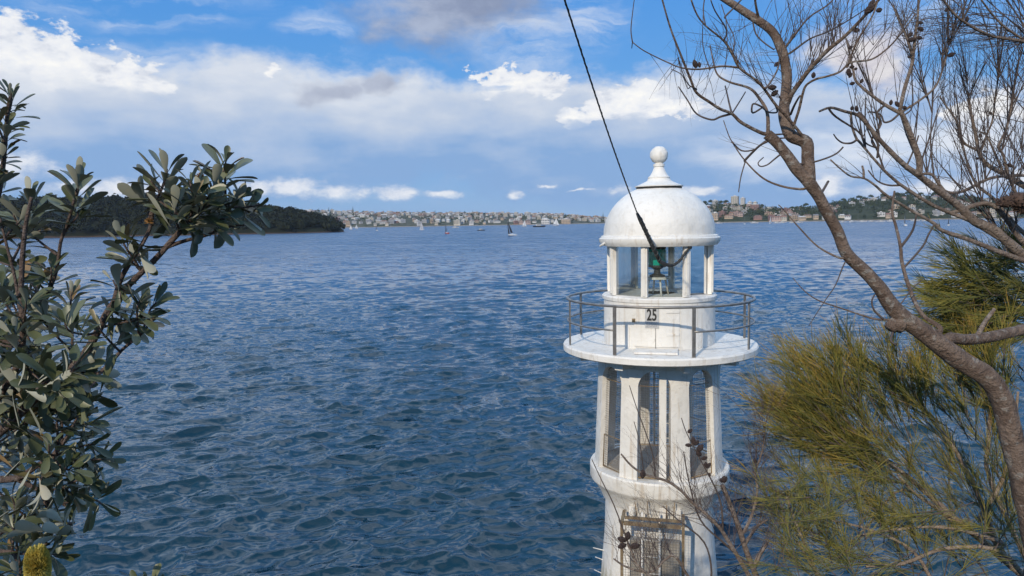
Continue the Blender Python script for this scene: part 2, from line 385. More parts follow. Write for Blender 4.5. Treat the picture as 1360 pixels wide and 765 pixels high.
def water():
    rs = [9.0]
    while rs[-1] < 4250:
        D = rs[-1]; rs.append(D + max(0.05, min(D * 0.0048, D * D / 9500 * 1.1) if D < 2500 else D * 0.02))
    rs = np.array(rs)
    a = np.concatenate([np.linspace(-82, -42, 60, endpoint=False), np.linspace(-42, 42, 640), np.linspace(42, 82, 61)[1:]]) * np.pi / 180
    RR, AA = np.meshgrid(rs, a, indexing='ij'); X = RR * np.sin(AA); Y = RR * np.cos(AA)
    wd = np.array([0.30, -1.0]); wd /= np.linalg.norm(wd)
    Z = np.zeros_like(X); DX = np.zeros_like(X); DY = np.zeros_like(X)
    c, s = math.cos(0.5), math.sin(0.5)
    for (N, L, lp, kmin, kmax, seed, std, rot, ch) in ((1024, 103.0, 2.7, 0.0, 18.0, 3, 0.072, False, 1.25), (512, 31.0, 1.0, 0.0, 30.0, 5, 0.014, True, 1.0), (512, 1900.0, 60.0, 0.0, 2.0, 9, 0.05, False, 0.6), (512, 173.0, 7.5, 0.0, 3.0, 13, 0.055, True, 1.0)):
        h, kx, ky, k = spectrum(N, L, lp, kmin, kmax, wd if not rot else np.array([0.62, -0.80]), seed, 4.0 if rot else 9.0)
        base = field(h, kx, ky, k, 1e9)[0].std()
        cuts = [28, 14, 7, 3.5, 1.7, 0.8, 0.4, 0.2]
        sp = np.maximum(np.gradient(rs), rs * 0.0023)[:, None] * np.ones_like(X)
        want = np.pi / (1.15 * sp)                       # smallest wave the mesh can carry here
        lev = np.clip(np.log2(28 / want), 0, len(cuts) - 1.001)
        Xr, Yr = (X, Y) if not rot else (X * c - Y * s, X * s + Y * c)
        rowlev = lev[:, 0]
        for q, cut in enumerate(cuts):
            wgt = np.clip(1 - np.abs(rowlev - q), 0, 1)
            rows = np.nonzero(wgt > 0)[0]
            if len(rows) == 0: continue
            Fz, Fx, Fy = field(h, kx, ky, k, cut)
            a0, a1 = rows[0], rows[-1] + 1; w_ = wgt[a0:a1, None] * (std / base)
            Z[a0:a1] += sample(Fz, L, Xr[a0:a1], Yr[a0:a1]) * w_
            dx = sample(Fx, L, Xr[a0:a1], Yr[a0:a1]) * w_ * ch; dy = sample(Fy, L, Xr[a0:a1], Yr[a0:a1]) * w_ * ch
            if rot: dx, dy = dx * c + dy * s, -dx * s + dy * c
            DX[a0:a1] -= dx; DY[a0:a1] -= dy
    V = np.stack([X + DX, Y + DY, Z], -1).reshape(-1, 3)
    n, m = X.shape
    idx = np.arange(n * m).reshape(n, m)
    Q = np.stack([idx[:-1, :-1], idx[1:, :-1], idx[1:, 1:], idx[:-1, 1:]], -1).reshape(-1, 4)[:, ::-1]
    me = bpy.data.meshes.new('water'); me.vertices.add(len(V)); me.vertices.foreach_set('co', V.astype(np.float32).ravel())
    me.loops.add(Q.size); me.loops.foreach_set('vertex_index', Q.astype(np.int32).ravel())
    me.polygons.add(len(Q)); me.polygons.foreach_set('loop_start', np.arange(0, Q.size, 4, dtype=np.int32))
    me.polygons.foreach_set('use_smooth', np.ones(len(Q), bool)); me.update(calc_edges=True)
    o = bpy.data.objects.new('water', me); COL.objects.link(o); tag(o, kind='structure'); 
    def b(g, p, out):
        oc = g.node('ShaderNodeTexCoord').outputs['Object']
        p.inputs['IOR'].default_value = 1.40
        st_ = g.v('MULTIPLY', oc, (1.0, 1.0, 0.0))
        # small ripples: a field of slopes laid over the modelled waves, stronger in patches where the wind touches down
        r1 = g.noise(g.v('MULTIPLY', st_, (0.5, 1.5, 1)), 2.8, 5, 0.60, col=True); r2 = g.noise(g.v('MULTIPLY', st_, (0.6, 1.3, 1)), 0.42, 3, 0.5, col=True)
        pn = g.noise(g.v('MULTIPLY', st_, (0.010, 0.026, 1)), 1.0, 4, 0.6); patch = g.step(pn, 0.32, 0.70, 0.55, 1.25)
        pm = g.noise(g.v('MULTIPLY', st_, (0.05, 0.10, 1)), 1.0, 3, 0.55); patch = g.m('MULTIPLY', patch, g.step(pm, 0.36, 0.64, 0.5, 1.3))
        half = (0.5, 0.5, 0.5)
        sl1 = g.v('MULTIPLY', g.v('SUBTRACT', r1, half), (0.55, 0.90, 0)); sl2 = g.v('MULTIPLY', g.v('SUBTRACT', r2, half), (0.35, 0.55, 0))
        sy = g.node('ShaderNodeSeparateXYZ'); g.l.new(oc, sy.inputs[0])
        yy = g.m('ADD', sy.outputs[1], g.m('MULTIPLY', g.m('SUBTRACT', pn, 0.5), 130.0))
        # the open harbour is choppier than the lee of the point, with a smoother lane between
        open_ = g.m('MULTIPLY', g.step(yy, 135, 230, 1.0, 2.9), g.m('SUBTRACT', 1.0, g.m('MULTIPLY', g.step(yy, 55, 105, 0, .80), g.step(yy, 190, 135, 0, 1))))
        g.put(p.inputs['Base Color'], g.mix(g.step(yy, 15, 210), (0.0060, 0.030, 0.049, 1), (0.0055, 0.060, 0.142, 1)))   # bluer with distance: reflected sky put into the base colour
        g.put(p.inputs['Roughness'], g.m('MULTIPLY', g.step(yy, 90, 420, 0.035, 0.30), g.step(g.noise(g.v('MULTIPLY', st_, (0.02, 0.16, 1)), 1.0, 4, 0.65), 0.36, 0.64, 0.45, 1.25)))
        slope = g.v('SCALE', g.v('ADD', sl1, sl2), scale=g.m('MULTIPLY', patch, open_))
        geo = g.node('ShaderNodeNewGeometry').outputs['Normal']
        nrm = g.v('NORMALIZE', g.v('ADD', geo, slope))
        g.l.new(nrm, p.inputs['Normal'])
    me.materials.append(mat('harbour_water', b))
    return o
water()

# ------------------------------------------------------------------ the near shore the picture is taken from (below the frame)
def ground_z(x, y): return 7.9 - 0.64 * y if y > 0 else 7.9 - 0.03 * y
def shore():
    xs = np.linspace(-90, 90, 91); ys = np.concatenate([np.linspace(-60, 0, 16), np.linspace(0.5, 16.5, 33)])
    mb = MB(); vs = []; fs = []
    for i, y in enumerate(ys):
        for j, x in enumerate(xs):
            vs.append((x, y, max(-1.5, ground_z(x, y) + 0.18 * mnoise.noise(Vector((x * .35, y * .35, 0))) - 0.1)))
    m = len(xs)
    for i in range(len(ys) - 1):
        for j in range(m - 1): fs.append((i*m+j, i*m+j+1, (i+1)*m+j+1, (i+1)*m+j))
    mb.add(vs, fs)
    o = mb.build('ground', simple('bushland_soil', (0.075, 0.06, 0.04), (0.05, 0.055, 0.025), 1.5, 0.95, 0.8, 8)); tag(o, kind='structure')
shore()

# ------------------------------------------------------------------ lighthouse
LY = 13.6
_ax = at(875, 400, LY); LX = _ax.x
LB = 0.5                                        # height of the rock it stands on
KR = LY / FPX * 1.005                           # metres per photo pixel at its axis
def zp(py, r=0.0): return at(875, py, LY - r).z - LB       # height of a photo row, r metres in front of the axis
LH = thing('lighthouse', 'white harbour lighthouse with domed lantern, railed gallery and open arched columns, standing in the water', 'lighthouse', (LX, LY, LB), rz=-math.atan2(LX, LY))
def pol(r, deg, z): a = R(deg); return Vector((r * math.sin(a), -r * math.cos(a), z))
def radial(deg):                                # frame: x = tangent, y = outward, z = up
    a = R(deg); t = Vector((math.cos(a), math.sin(a), 0)); n = Vector((math.sin(a), -math.cos(a), 0))
    return Matrix((t, n, Vector((0, 0, 1)))).transposed()

# the rock ledge under it
def rock():
    mb = MB(); n = 60; prof = [(0.05, 0.55), (1.6, 0.5), (2.3, 0.42), (2.9, 0.1), (3.6, -0.6), (4.0, -1.5)]
    vs = []; fs = []
    for i, (r, z) in enumerate(prof):
        for k in range(n):
            a = 2*math.pi*k/n; q = 1 + 0.22 * mnoise.noise(Vector((math.cos(a)*1.7, math.sin(a)*1.7, r*.4)))
            vs.append((LX + r*q*math.cos(a), LY - .4 + r*q*math.sin(a), z + (0.08 * mnoise.noise(Vector((r*math.cos(a)*2, r*math.sin(a)*2, 4))) if r > 1.7 else 0)))
    for i in range(len(prof)-1):
        for k in range(n): k2=(k+1)%n; fs.append((i*n+k,i*n+k2,(i+1)*n+k2,(i+1)*n+k))
    fs.append(tuple(range(n)))
    mb.add(vs, fs)
    o = mb.build('rock_ledge', simple('shore_rock', (0.16, 0.12, 0.075), (0.07, 0.06, 0.045), 2.5, 0.9, 1.0, 6), smooth=False); tag(o, kind='structure')
rock()

# lower tower
zl0, zl1 = zp(650), zp(606)
mb = MB()
zb = 0.0
mb.lathe([(1.27, zb), (1.24, zb + 0.5), (1.09, zp(760)), (1.015, zp(700)), (1.0, zp(660)), (1.03, zp(652)), (1.08, zp(648))], 72)
o = mb.build('tower_wall', white_paint('white_tower_base', 0.3, 14, 0.55, 0.5, low=zp(765)), LH)
mb = MB()
mb.lathe([(1.06, zp(655)), (1.10, zp(648)), (1.17, zp(640)), (1.23, zp(634)), (1.275, zp(631)), (1.287, zp(629)), (1.287, zp(614)), (1.27, zp(612)), (0.05, zp(612))], 72)
mb.build('lower_ledge', MT['white_tower'], LH, auto=28)
for d in (-24, 17):
    mb = MB()
    mb.box((-0.045, 1.0, zp(658)), (0.045, 1.17, zp(647)), rot=radial(d)); mb.build('ledge_bracket', MT['white_tower'], LH, smooth=False)

# arcade: eight battered piers joined by round arches
zA0, zA1 = zp(612) + 0.002, zp(474)
HO = 14.2                                       # half width of an opening in degrees
def arcade():
    mb = MB(); H = zA1 - zA0; zs0 = zA0 + 0.03
    def ro(z): t = (z - zA0) / H; return 1.20 - 0.085 * t
    TH = 0.15
    half = R(HO) * 1.15; ztop = zA1 - 0.06; zspring = ztop - half
    def pt(u, z, inner): return pol(ro(z) - (TH if inner else 0), u, z)
    for b in range(8):
        c = b * 45 - 4
        # pier between this opening and the next
        us = [c + HO + (45 - 2 * HO) * i / 4 for i in range(5)]; zz = [zA0 + (zA1 - zA0) * i / 12 for i in range(13)]
        for inner in (0, 1):
            vs = [pt(u, z, inner) for z in zz for u in us]; fs = []
            for i in range(12):
                for j in range(4):
                    q = (i*5+j, i*5+j+1, (i+1)*5+j+1, (i+1)*5+j); fs.append(q if not inner else q[::-1])
            mb.add(vs, fs)
        # the jambs
        for u, fl in ((c - HO, 0), (c + HO, 1)):
            z2 = [zA0 + (zspring - zA0) * i / 8 for i in range(9)]
            vs = [pt(u, z, k) for z in z2 for k in (0, 1)]
            fs = [(2*i, 2*i+1, 2*i+3, 2*i+2) if not fl else (2*i+2, 2*i+3, 2*i+1, 2*i) for i in range(8)]; mb.add(vs, fs)
        # arch and spandrel
        n = 14; ths = [math.pi * i / n for i in range(n + 1)]
        au = [c - HO * math.cos(t) for t in ths]; az = [zspring + half * math.sin(t) for t in ths]
        for inner in (0, 1):
            vs = []; fs = []
            for u, z in zip(au, az): vs += [pt(u, z, inner), pt(u, zA1, inner)]
            for i in range(n):
                q = (2*i, 2*i+2, 2*i+3, 2*i+1); fs.append(q if not inner else q[::-1])
            mb.add(vs, fs)
        vs = []; 
        for u, z in zip(au, az): vs += [pt(u, z, 0), pt(u, z, 1)]
        mb.add(vs, [(2*i, 2*i+1, 2*i+3, 2*i+2) for i in range(n)])
    mb.build('arcade', MT['white_tower'], LH, auto=35)
    # screens
    for b in range(8):
        c = b * 45 - 4
        fr = MB(); w = half * 0.985; M3 = radial(c); rr = lambda z: ro(z) - 0.11
        def P(x, z): return M3 @ Vector((x, rr(z) * 1.0, z))
        pts = [P(-w, zA0 + .03), P(-w, zspring)] + [P(-w * math.cos(t), zspring + w * math.sin(t)) for t in [math.pi * i / 10 for i in range(1, 10)]] + [P(w, zspring), P(w, zA0 + .03), P(-w, zA0 + .03)]
        fr.tube(pts, 0.014, 5); fr.tube([P(-w, zspring + .01), P(w, zspring + .01)], 0.008, 4); fr.tube([P(-w, zA0 + .62), P(w, zA0 + .62)], 0.007, 4)
        fo = fr.build('screen_frame', MT['rust'], LH)
        ws = MB(); stp = 0.042; x = -w + stp
        while x < w:
            zt = zspring + math.sqrt(max(0, w*w - x*x)); ws.tube([P(x, zA0 + .03), P(x, (zA0 + zt) / 2), P(x, zt)], 0.0022, 3, cap=False); x += stp
        z = zA0 + .05
        while z < zspring + w - .02:
            xx = w if z < zspring else math.sqrt(max(0, w*w - (z - zspring)**2)); ws.tube([P(-xx, z), P(xx, z)], 0.0022, 3, cap=False); z += stp
        ws.build('wire_mesh', MT['wire'], fo)
arcade()
# inside the arcade: floor plate and standpipe
mb = MB(); mb.box((-0.06, -0.06, 0), (0.06, 0.06, zp(476) - zp(672)), rot=radial(4)); 
mb.build('standpipe', MT['white_metal'], LH, smooth=False, loc=pol(1.07, 3.5, zp(672)))
mb = MB(); mb.lathe([(0.02, zA0 + .012), (1.0, zA0 + .012), (1.0, zA0 + .03), (0.02, zA0 + .03)], 48); mb.build('floor_plate', simple('grey_floor', (0.36, 0.34, 0.31), (0.27, 0.25, 0.22), 4, 0.8), LH, smooth=False)
# ladder rails inside (seen through the centre arch) and outside below the ledge
def ladder(x, y, z0, z1, w, deg, rr, name='ladder'):
    mb = MB(); M3 = radial(deg)
    for s in (-1, 1): mb.tube([M3 @ Vector((s*w/2, rr, z0)), M3 @ Vector((s*w/2, rr, z1))], 0.018, 6)
    z = z0 + .15
    while z < z1: mb.tube([M3 @ Vector((-w/2, rr, z)), M3 @ Vector((w/2, rr, z))], 0.012, 5); z += 0.3
    return mb.build(name, MT['white_metal'], LH)
ladder(0, 0, 0.9, zp(648), 0.30, -6, 1.26)
ladder(0, 0, zA0 + .03, zp(478), 0.30, 176, 0.9)

# rusty door cage in front of the entrance
dc = bpy.data.objects.new('door_cage', None); COL.objects.link(dc); dc.parent = LH
M3 = radial(-2); z1 = zp(697, 1.6); x0, x1 = -0.56, 0.46; y0, y1 = 1.07, 1.62
mb = MB()
for x in (x0, x1):
    mb.box((x - .024, y1 - .05, 0.05), (x + .024, y1, z1), rot=M3)
    mb.box((x - .025, y0, z1 - .05), (x + .025, y1 - .062, z1 - .004), rot=M3)
mb.box((x0 + .032, y1 - .06, z1 - .06), (x1 - .032, y1, z1 - .001), rot=M3)
mb.box((x0 + .032, y1 - .3, z1 - .055), (x1 - .032, y1 - .26, z1 - .01), rot=M3)
mb.build('cage_frame', MT['cage_rust'], dc, smooth=False)
mb = MB(); x = x0 + .06
while x < x1: mb.tube([M3 @ Vector((x, y1 - .03, 0.1)), M3 @ Vector((x, y1 - .03, z1 - .06))], 0.003, 3, cap=False); x += 0.05
z = 0.2
while z < z1: mb.tube([M3 @ Vector((x0, y1 - .03, z)), M3 @ Vector((x1, y1 - .03, z))], 0.003, 3, cap=False); z += 0.05
mb.build('wire_mesh', MT['wire'], dc)
mb = MB(); mb.box((-.46, 1.0, 0.1), (.40, 1.17, zp(722, 1.2)), rot=M3)
mb.build('entrance_door', simple('weathered_grey_door', (0.33, 0.31, 0.28), (0.22, 0.20, 0.17), 3, 0.8, 0.3), LH, smooth=False)
# tall thin rust-marked bars from the cage up to the ledge
for d, zz in ((-18, 0.0), (-8.5, .05), (6, 0.0), (12, .04)):
    mb = MB(); mb.tube([pol(1.2, d, z1 - .1), pol(1.3, d, zp(636) + zz)], 0.008, 5); mb.build('stay_rod', MT['rust'], LH)
# white perch rods jutting to the left
for i, (py, ln) in enumerate(((727, .50), (741, .40), (760, .46))):
    mb = MB(); a = pol(0.95, -72, zp(py) - .02); b = pol(1.06 + ln * .5, -82 - i * 3, zp(py)); b = a.lerp(b, .82); mb.tube([a, b], 0.010, 6); mb.build('perch_rod', MT['white_metal'], LH)

# gallery deck with its beam ends
mb = MB(); rd = 127 * KR
mb.lathe([(0.6, zp(477)), (1.12, zp(477)), (1.16, zp(470)), (rd - .10, zp(464.5)), (rd - .03, zp(463.5)), (rd, zp(462)), (rd, zp(455.5)), (rd - .02, zp(453.5)), (1.0, zp(453)), (0.6, zp(453))], 96)
mb.build('gallery_deck', MT['white_wall'], LH, auto=30)
for k in range(8):
    d = k * 45 - 4 + 22.5
    mb = MB(); mb.box((-.075, 1.02, zp(474)), (.075, 1.50, zp(466.5)), rot=radial(d)); mb.build('deck_bracket', MT['white_wall'], LH, smooth=False)
# railing
ra = bpy.data.objects.new('railing', None); COL.objects.link(ra); ra.parent = LH
rr = 121 * KR; zt, zm, zd = zp(394.5), zp(423.5), zp(453)
POSTS = [k * 45 - 3 + 22.5 for k in range(8)]
for d in POSTS:
    mb = MB(); mb.box((-.028, rr - .012, zd - .01), (.028, rr + .012, zt - .012), rot=radial(d)); mb.build('post', MT['steel'], ra, smooth=False)
mb = MB(); mb.tube([pol(rr, d * 3.75, zt) for d in range(97)], 0.024, 7, cap=False); mb.build('top_rail', MT['steel'], ra)
mb = MB(); mb.tube([pol(rr, 19.5 + (360 - 45) * i / 84, zm) for i in range(85)], 0.018, 7); mb.build('mid_rail', MT['steel'], ra)

# lantern drum with its hatch
mb = MB(); r = 72.5 * KR
mb.lathe([(r, zd + .002), (r, zp(396)), (r + .025, zp(395)), (r + .03, zp(391)), (r + .01, zp(389.5)), (r - .14, zp(388.5)), (0.3, zp(388.5))], 80)
mb.build('lantern_drum', MT['white_wall'], LH, auto=35)
def curved_panel(mb, d0, d1, z0, z1, ra_, rb_, n=10, mi=0):
    vs = []; 
    for i in range(n + 1):
        d = d0 + (d1 - d0) * i / n
        vs += [pol(ra_, d, z0), pol(rb_, d, z0), pol(rb_, d, z1), pol(ra_, d, z1)]
    fs = []
    for i in range(n):
        for k in range(4): k2 = (k+1) % 4; fs.append((4*i+k, 4*i+k2, 4*i+4+k2, 4*i+4+k))
    fs += [(3, 2, 1, 0), tuple(4*n + k for k in range(4))]
    mb.add(vs, fs, mi)
mb = MB(); curved_panel(mb, -24, 20, zd + .06, zp(404, 1.0), r - .01, r + .022)
hatch = mb.build('hatch', MT['white_wall'], LH, auto=35)
for zz in (zp(416, 1.0), zp(446, 1.0)):
    mb = MB(); curved_panel(mb, 7, 19.6, zz, zz + .035, r + .022, r + .034, 4); mb.build('hinge', MT['white_metal'], hatch, smooth=False)
mb = MB(); mb.box((-.02, r + .02, zp(429, 1.0)), (.02, r + .07, zp(424, 1.0)), rot=radial(-24)); mb.build('latch', MT['rust'], hatch, smooth=False)
mb = MB(); curved_panel(mb, -31.5, -30, zd + .03, zp(436, 1.0), r - .005, r + .012, 2); mb.build('drum_seam', MT['white_metal'], LH, smooth=False); mb = MB(); curved_panel(mb, 21.5, 22.3, zd + .03, zp(404, 1.0), r - .005, r + .008, 2); mb.build('drum_seam', MT['white_metal'], LH, smooth=False)
mb = MB(); mb.box((-.36, r - .1, zd + .003), (.36, r + .42, zd + .035), rot=radial(-2)); mb.build('threshold_slab', MT['white_wall'], LH, smooth=False)
mb = MB(); mb.tube([pol(r + .03, -3, zd + .04), pol(r + .03, -3, zp(432, 1.0))], 0.006, 4); mb.build('hatch_rod', MT['steel'], LH)

# number plate
MS = radial(-6.5); zsa, zsb = zp(436, 1.03), zp(410, 1.03)
mb = MB(); mb.box((-.118, r + .026, zsa), (.118, r + .034, zsb), rot=MS); plate = mb.build('number_sign', MT['sign_plate'], LH, smooth=False)
def text_mesh(body, size, depth):
    cu = bpy.data.curves.new('t', 'FONT'); cu.body = body; cu.size = size; cu.extrude = depth; cu.align_x = 'CENTER'; cu.offset = size * 0.022
    to = bpy.data.objects.new('t', cu); COL.objects.link(to); dg = bpy.context.evaluated_depsgraph_get(); dg.update()
    me = bpy.data.meshes.new_from_object(to.evaluated_get(dg)); bpy.data.objects.remove(to); bpy.data.curves.remove(cu); return me
me = text_mesh('25', 0.245, 0.003); me.materials.clear(); me.materials.append(MT['sign_ink'])
T = MS @ Matrix(((1, 0, 0), (0, 0, 1), (0, 1, 0)))      # text x->tangent, y->up, z->outward
me.transform((T @ Matrix.Diagonal((0.72, 1.12, 1))).to_4x4()); me.update()
no = bpy.data.objects.new('numerals', me); COL.objects.link(no); no.parent = plate; no.location = MS @ Vector((0, r + .037, zsa + .135))
mb = MB()
for z, w in ((.095, .085), (.07, .095), (.045, .09), (.022, .095)):
    x = -w
    while x < w:
        l = random.uniform(.015, .05); mb.box((x, r + .034, zsa + z), (min(x + l, w), r + .0365, zsa + z + .011), rot=MS); x += l + .012
mb.build('small_print', MT['sign_grey'], plate, smooth=False)

# glazing: eight mullions and panes, sill and head rings
rg = 68 * KR; zg0, zg1 = zp(388.5), zp(325)
for k in range(8):
    d = k * 45 - 15
    mb = MB(); mb.box((-.055, rg - .05, zg0 + .002), (.055, rg + .025, zg1), rot=radial(d)); mb.box((-.022, rg + .027, zg0 + .03), (.022, rg + .045, zg1), rot=radial(d)); mb.build('mullion', MT['white_metal'], LH, smooth=False)
    mb = MB(); hw = rg * math.tan(R(22.5)) - .06; mb.box((-hw, rg * math.cos(R(22.5)) - .045, zg0 + .003), (hw, rg * math.cos(R(22.5)) - .037, zg1), rot=radial(d + 22.5)); mb.build('glass_pane', MT['glass'], LH, smooth=False)

# cornice, dome, finial
mb = MB(); rc = 78.5 * KR
mb.lathe([(rg - .15, zp(325.5)), (rg + .05, zp(325.5)), (rc - .05, zp(325)), (rc - .02, zp(322)), (rc, zp(319)), (rc, zp(315.5)), (rc - .03, zp(314.5)), (rc - .04, zp(312.5)), (73 * KR, zp(311.5)), (0.7, zp(311.5))], 96)
mb.build('cornice', MT['white_wall'], LH, auto=30)
mb = MB(); rdm = 72.5 * KR; zd0 = zp(311.5)
prof = []
for i in range(29):
    t = i / 28 * R(67); prof.append((rdm * math.cos(t), zd0 + 0.90 * rdm * math.sin(t)))
n = 96; vs = []; fs = []
for i, (q, z) in enumerate(prof):
    for k in range(n):
        a = 2*math.pi*k/n; p = Vector((q*math.sin(a), -q*math.cos(a), z)); w = 1 + 0.006 * mnoise.noise(p * 6) + 0.004 * mnoise.noise(p * 15); vs.append((p.x*w, p.y*w, z + (w-1)*.5))
for i in range(len(prof)-1):
    for k in range(n): k2=(k+1)%n; fs.append((i*n+k,i*n+k2,(i+1)*n+k2,(i+1)*n+k))
mb.add(vs, fs); mb.build('dome', MT['white_dome'], LH)
rt = prof[-1][0]; zt_ = prof[-1][1]
mb = MB(); mb.lathe([(0.05, zt_ - .03), (rt + .015, zt_ - .02), (rt + .015, zt_ + .03), (0.05, zt_ + .03)], 48); mb.build('slot_shade_ring', MT['dark'], LH, smooth=False)  # solid ring; the slot's shade is put into its dark colour
fi = MB(); zc = zt_ + .031; k_ = KR
fi.lathe([(0.02, zc), (rt + .04, zc), (rt + .045, zc + 0.0166), (rt - .02, zc + 0.0368), (0.30, zc + 0.0690), (0.215, zc + 0.1104), (0.195, zc + 0.1518), (0.20, zc + 0.1564), (0.20, zc + 0.1748), (0.165, zc + 0.1978), (0.12, zc + 0.2760), (0.09, zc + 0.3542), (0.086, zc + 0.3634), (0.102, zc + 0.3680), (0.102, zc + 0.4140), (0.072, zc + 0.4186), (0.075, zc + 0.4370)], 40)
fi.build('finial', MT['white_dome'], LH, auto=50)
mb = MB(); rb = 0.160; zb_ = zc + .437 + rb * .86
prof = [(max(0.004, rb * math.sin(t)), zb_ - rb * math.cos(t)) for t in [R(28) + (math.pi - R(28)) * i / 18 for i in range(19)]]
n = 32; vs = []; fs = []
for i, (q, z) in enumerate(prof):
    for k in range(n):
        a = 2*math.pi*k/n; p = Vector((q*math.sin(a), -q*math.cos(a), z)); w = 1 + .07 * mnoise.noise(p * 18) ; vs.append((p.x*w, p.y*w, zb_ + (z-zb_)*w))
for i in range(len(prof)-1):
    for k in range(n): k2=(k+1)%n; fs.append((i*n+k,i*n+k2,(i+1)*n+k2,(i+1)*n+k))
mb.add(vs, fs); mb.build('finial_ball', MT['white_dome'], LH)

# the green lamp on its table
lp = bpy.data.objects.new('beacon_lamp', None); COL.objects.link(lp); lp.parent = LH; lp.location = pol(0.42, -4, 0)
zt = zp(367.5, .42)
mb = MB(); mb.lathe([(0.02, zt - .04), (0.235, zt - .04), (0.235, zt), (0.02, zt)], 32); mb.build('lamp_table', MT['white_metal'], lp, auto=30)
for d in (20, 110, 200, 290):
    mb = MB(); mb.tube([pol(0.15, d, zt - .04), pol(0.21, d, zg0)], 0.018, 6); mb.build('table_leg', MT['white_metal'], lp)
mb = MB(); mb.lathe([(0.02, zt), (0.135, zt), (0.135, zt + .03), (0.06, zt + .06), (0.055, zt + .13), (0.12, zt + .17), (0.155, zt + .175), (0.155, zt + .21), (0.02, zt + .21)], 28); mb.build('lamp_base', MT['cable'], lp, auto=30)
mb = MB(); mb.lathe([(0.15, zt + .21), (0.158, zt + .26), (0.165, zt + .30), (0.158, zt + .34), (0.165, zt + .38), (0.158, zt + .42), (0.160, zt + .46), (0.14, zt + .50)], 36); mb.build('lamp_lens', MT['green_lens'], lp)
mb = MB(); mb.lathe([(0.02, zt + .50), (0.155, zt + .50), (0.15, zt + .55), (0.05, zt + .58), (0.02, zt + .58)], 28); mb.build('lamp_cap', MT['cable'], lp, auto=30)
# drip spout at the cornice
mb = MB(); mb.tube([pol(rc - .06, -60, zp(318)), pol(rc + .05, -66, zp(325))], 0.02, 6); mb.build('drip_spout', MT['white_metal'], LH)

# ------------------------------------------------------------------ stay cable running from the lantern up to the shore
ca = thing('stay_cable', 'thin dark twisted cable slanting down across the sky to the lantern', 'cable', at(847, 285, 12.15))
c0 = Vector(ca.location)
def loc(p, o=c0): return Vector(p) - o
a = at(847, 285, 12.15); b = at(750, 0, 7.2); d = (b - a)
pts = []
for i in range(61):
    t = i / 60 * 2.35; q = a + d * t; q.z -= 0.07 * math.sin(math.pi * min(1, t)); pts.append(loc(q))
mb = MB(); mb.tube(pts, 0.0105, 6)
def twist(mb, pts, r0, r, pitch, mi):
    L = 0; out = []; 
    for i in range(len(pts) - 1):
        p, q = pts[i], pts[i+1]; l = (q - p).length; t = (q - p).normalized(); x = t.orthogonal().normalized(); x = (Vector((0, 0, 1)) - t * t.z).normalized(); y = t.cross(x)
        n = max(2, int(l / pitch * 6))
        for k in range(n):
            s = L + l * k / n; an = s / pitch * 2 * math.pi; out.append(p.lerp(q, k / n) + (x * math.cos(an) + y * math.sin(an)) * r0)
        L += l
    mb.tube(out, r, 4, mi, cap=False)
mb.build('cable', MT['cable'], ca)
mb = MB(); twist(mb, pts[:32], 0.009, 0.005, 0.16, 0); mb.build('strand', MT['cable_light'], ca)
sl_ = [at(846, 283, 12.12), at(850, 291, 12.15), at(858, 308, 12.22), at(868, 330, 12.32), at(876, 347, 12.42)]
mb = MB(); P_ = [loc(q) for q in sl_]; mb.tube(P_, [0.022, 0.036, 0.034, 0.034, 0.03], 9); mb.build('grip_sleeve', MT['cable'], ca)
mb = MB(); twist(mb, P_[1:], 0.036, 0.010, 0.11, 0); mb.build('grip_spiral', MT['cable_light'], ca)
cc = catmull([(loc(q), r_) for q, r_ in ((at(876, 347, 12.42), .036), (at(884, 351, 12.46), .03), (at(893, 352.5, 12.5), .026), (at(902, 347, 12.56), .022), (at(908, 339, 12.6), .02), (at(916, 329, 12.66), .018))], 5)
mb = MB(); mb.tube([q for q, _ in cc], [w for _, w in cc], 8); mb.build('tail', MT['cable'], ca)
mb = MB(); twist(mb, [q for q, _ in cc], .024, .009, .09, 0); mb.build('tail_spiral', MT['cable_light'], ca)
mb = MB(); q = loc(at(916, 329, 12.66)); mb.tube([q + Vector((-.03, 0, 0)), q + Vector((.03, .02, .005))], .03, 8); mb.build('cable_clamp', MT['cable'], ca)
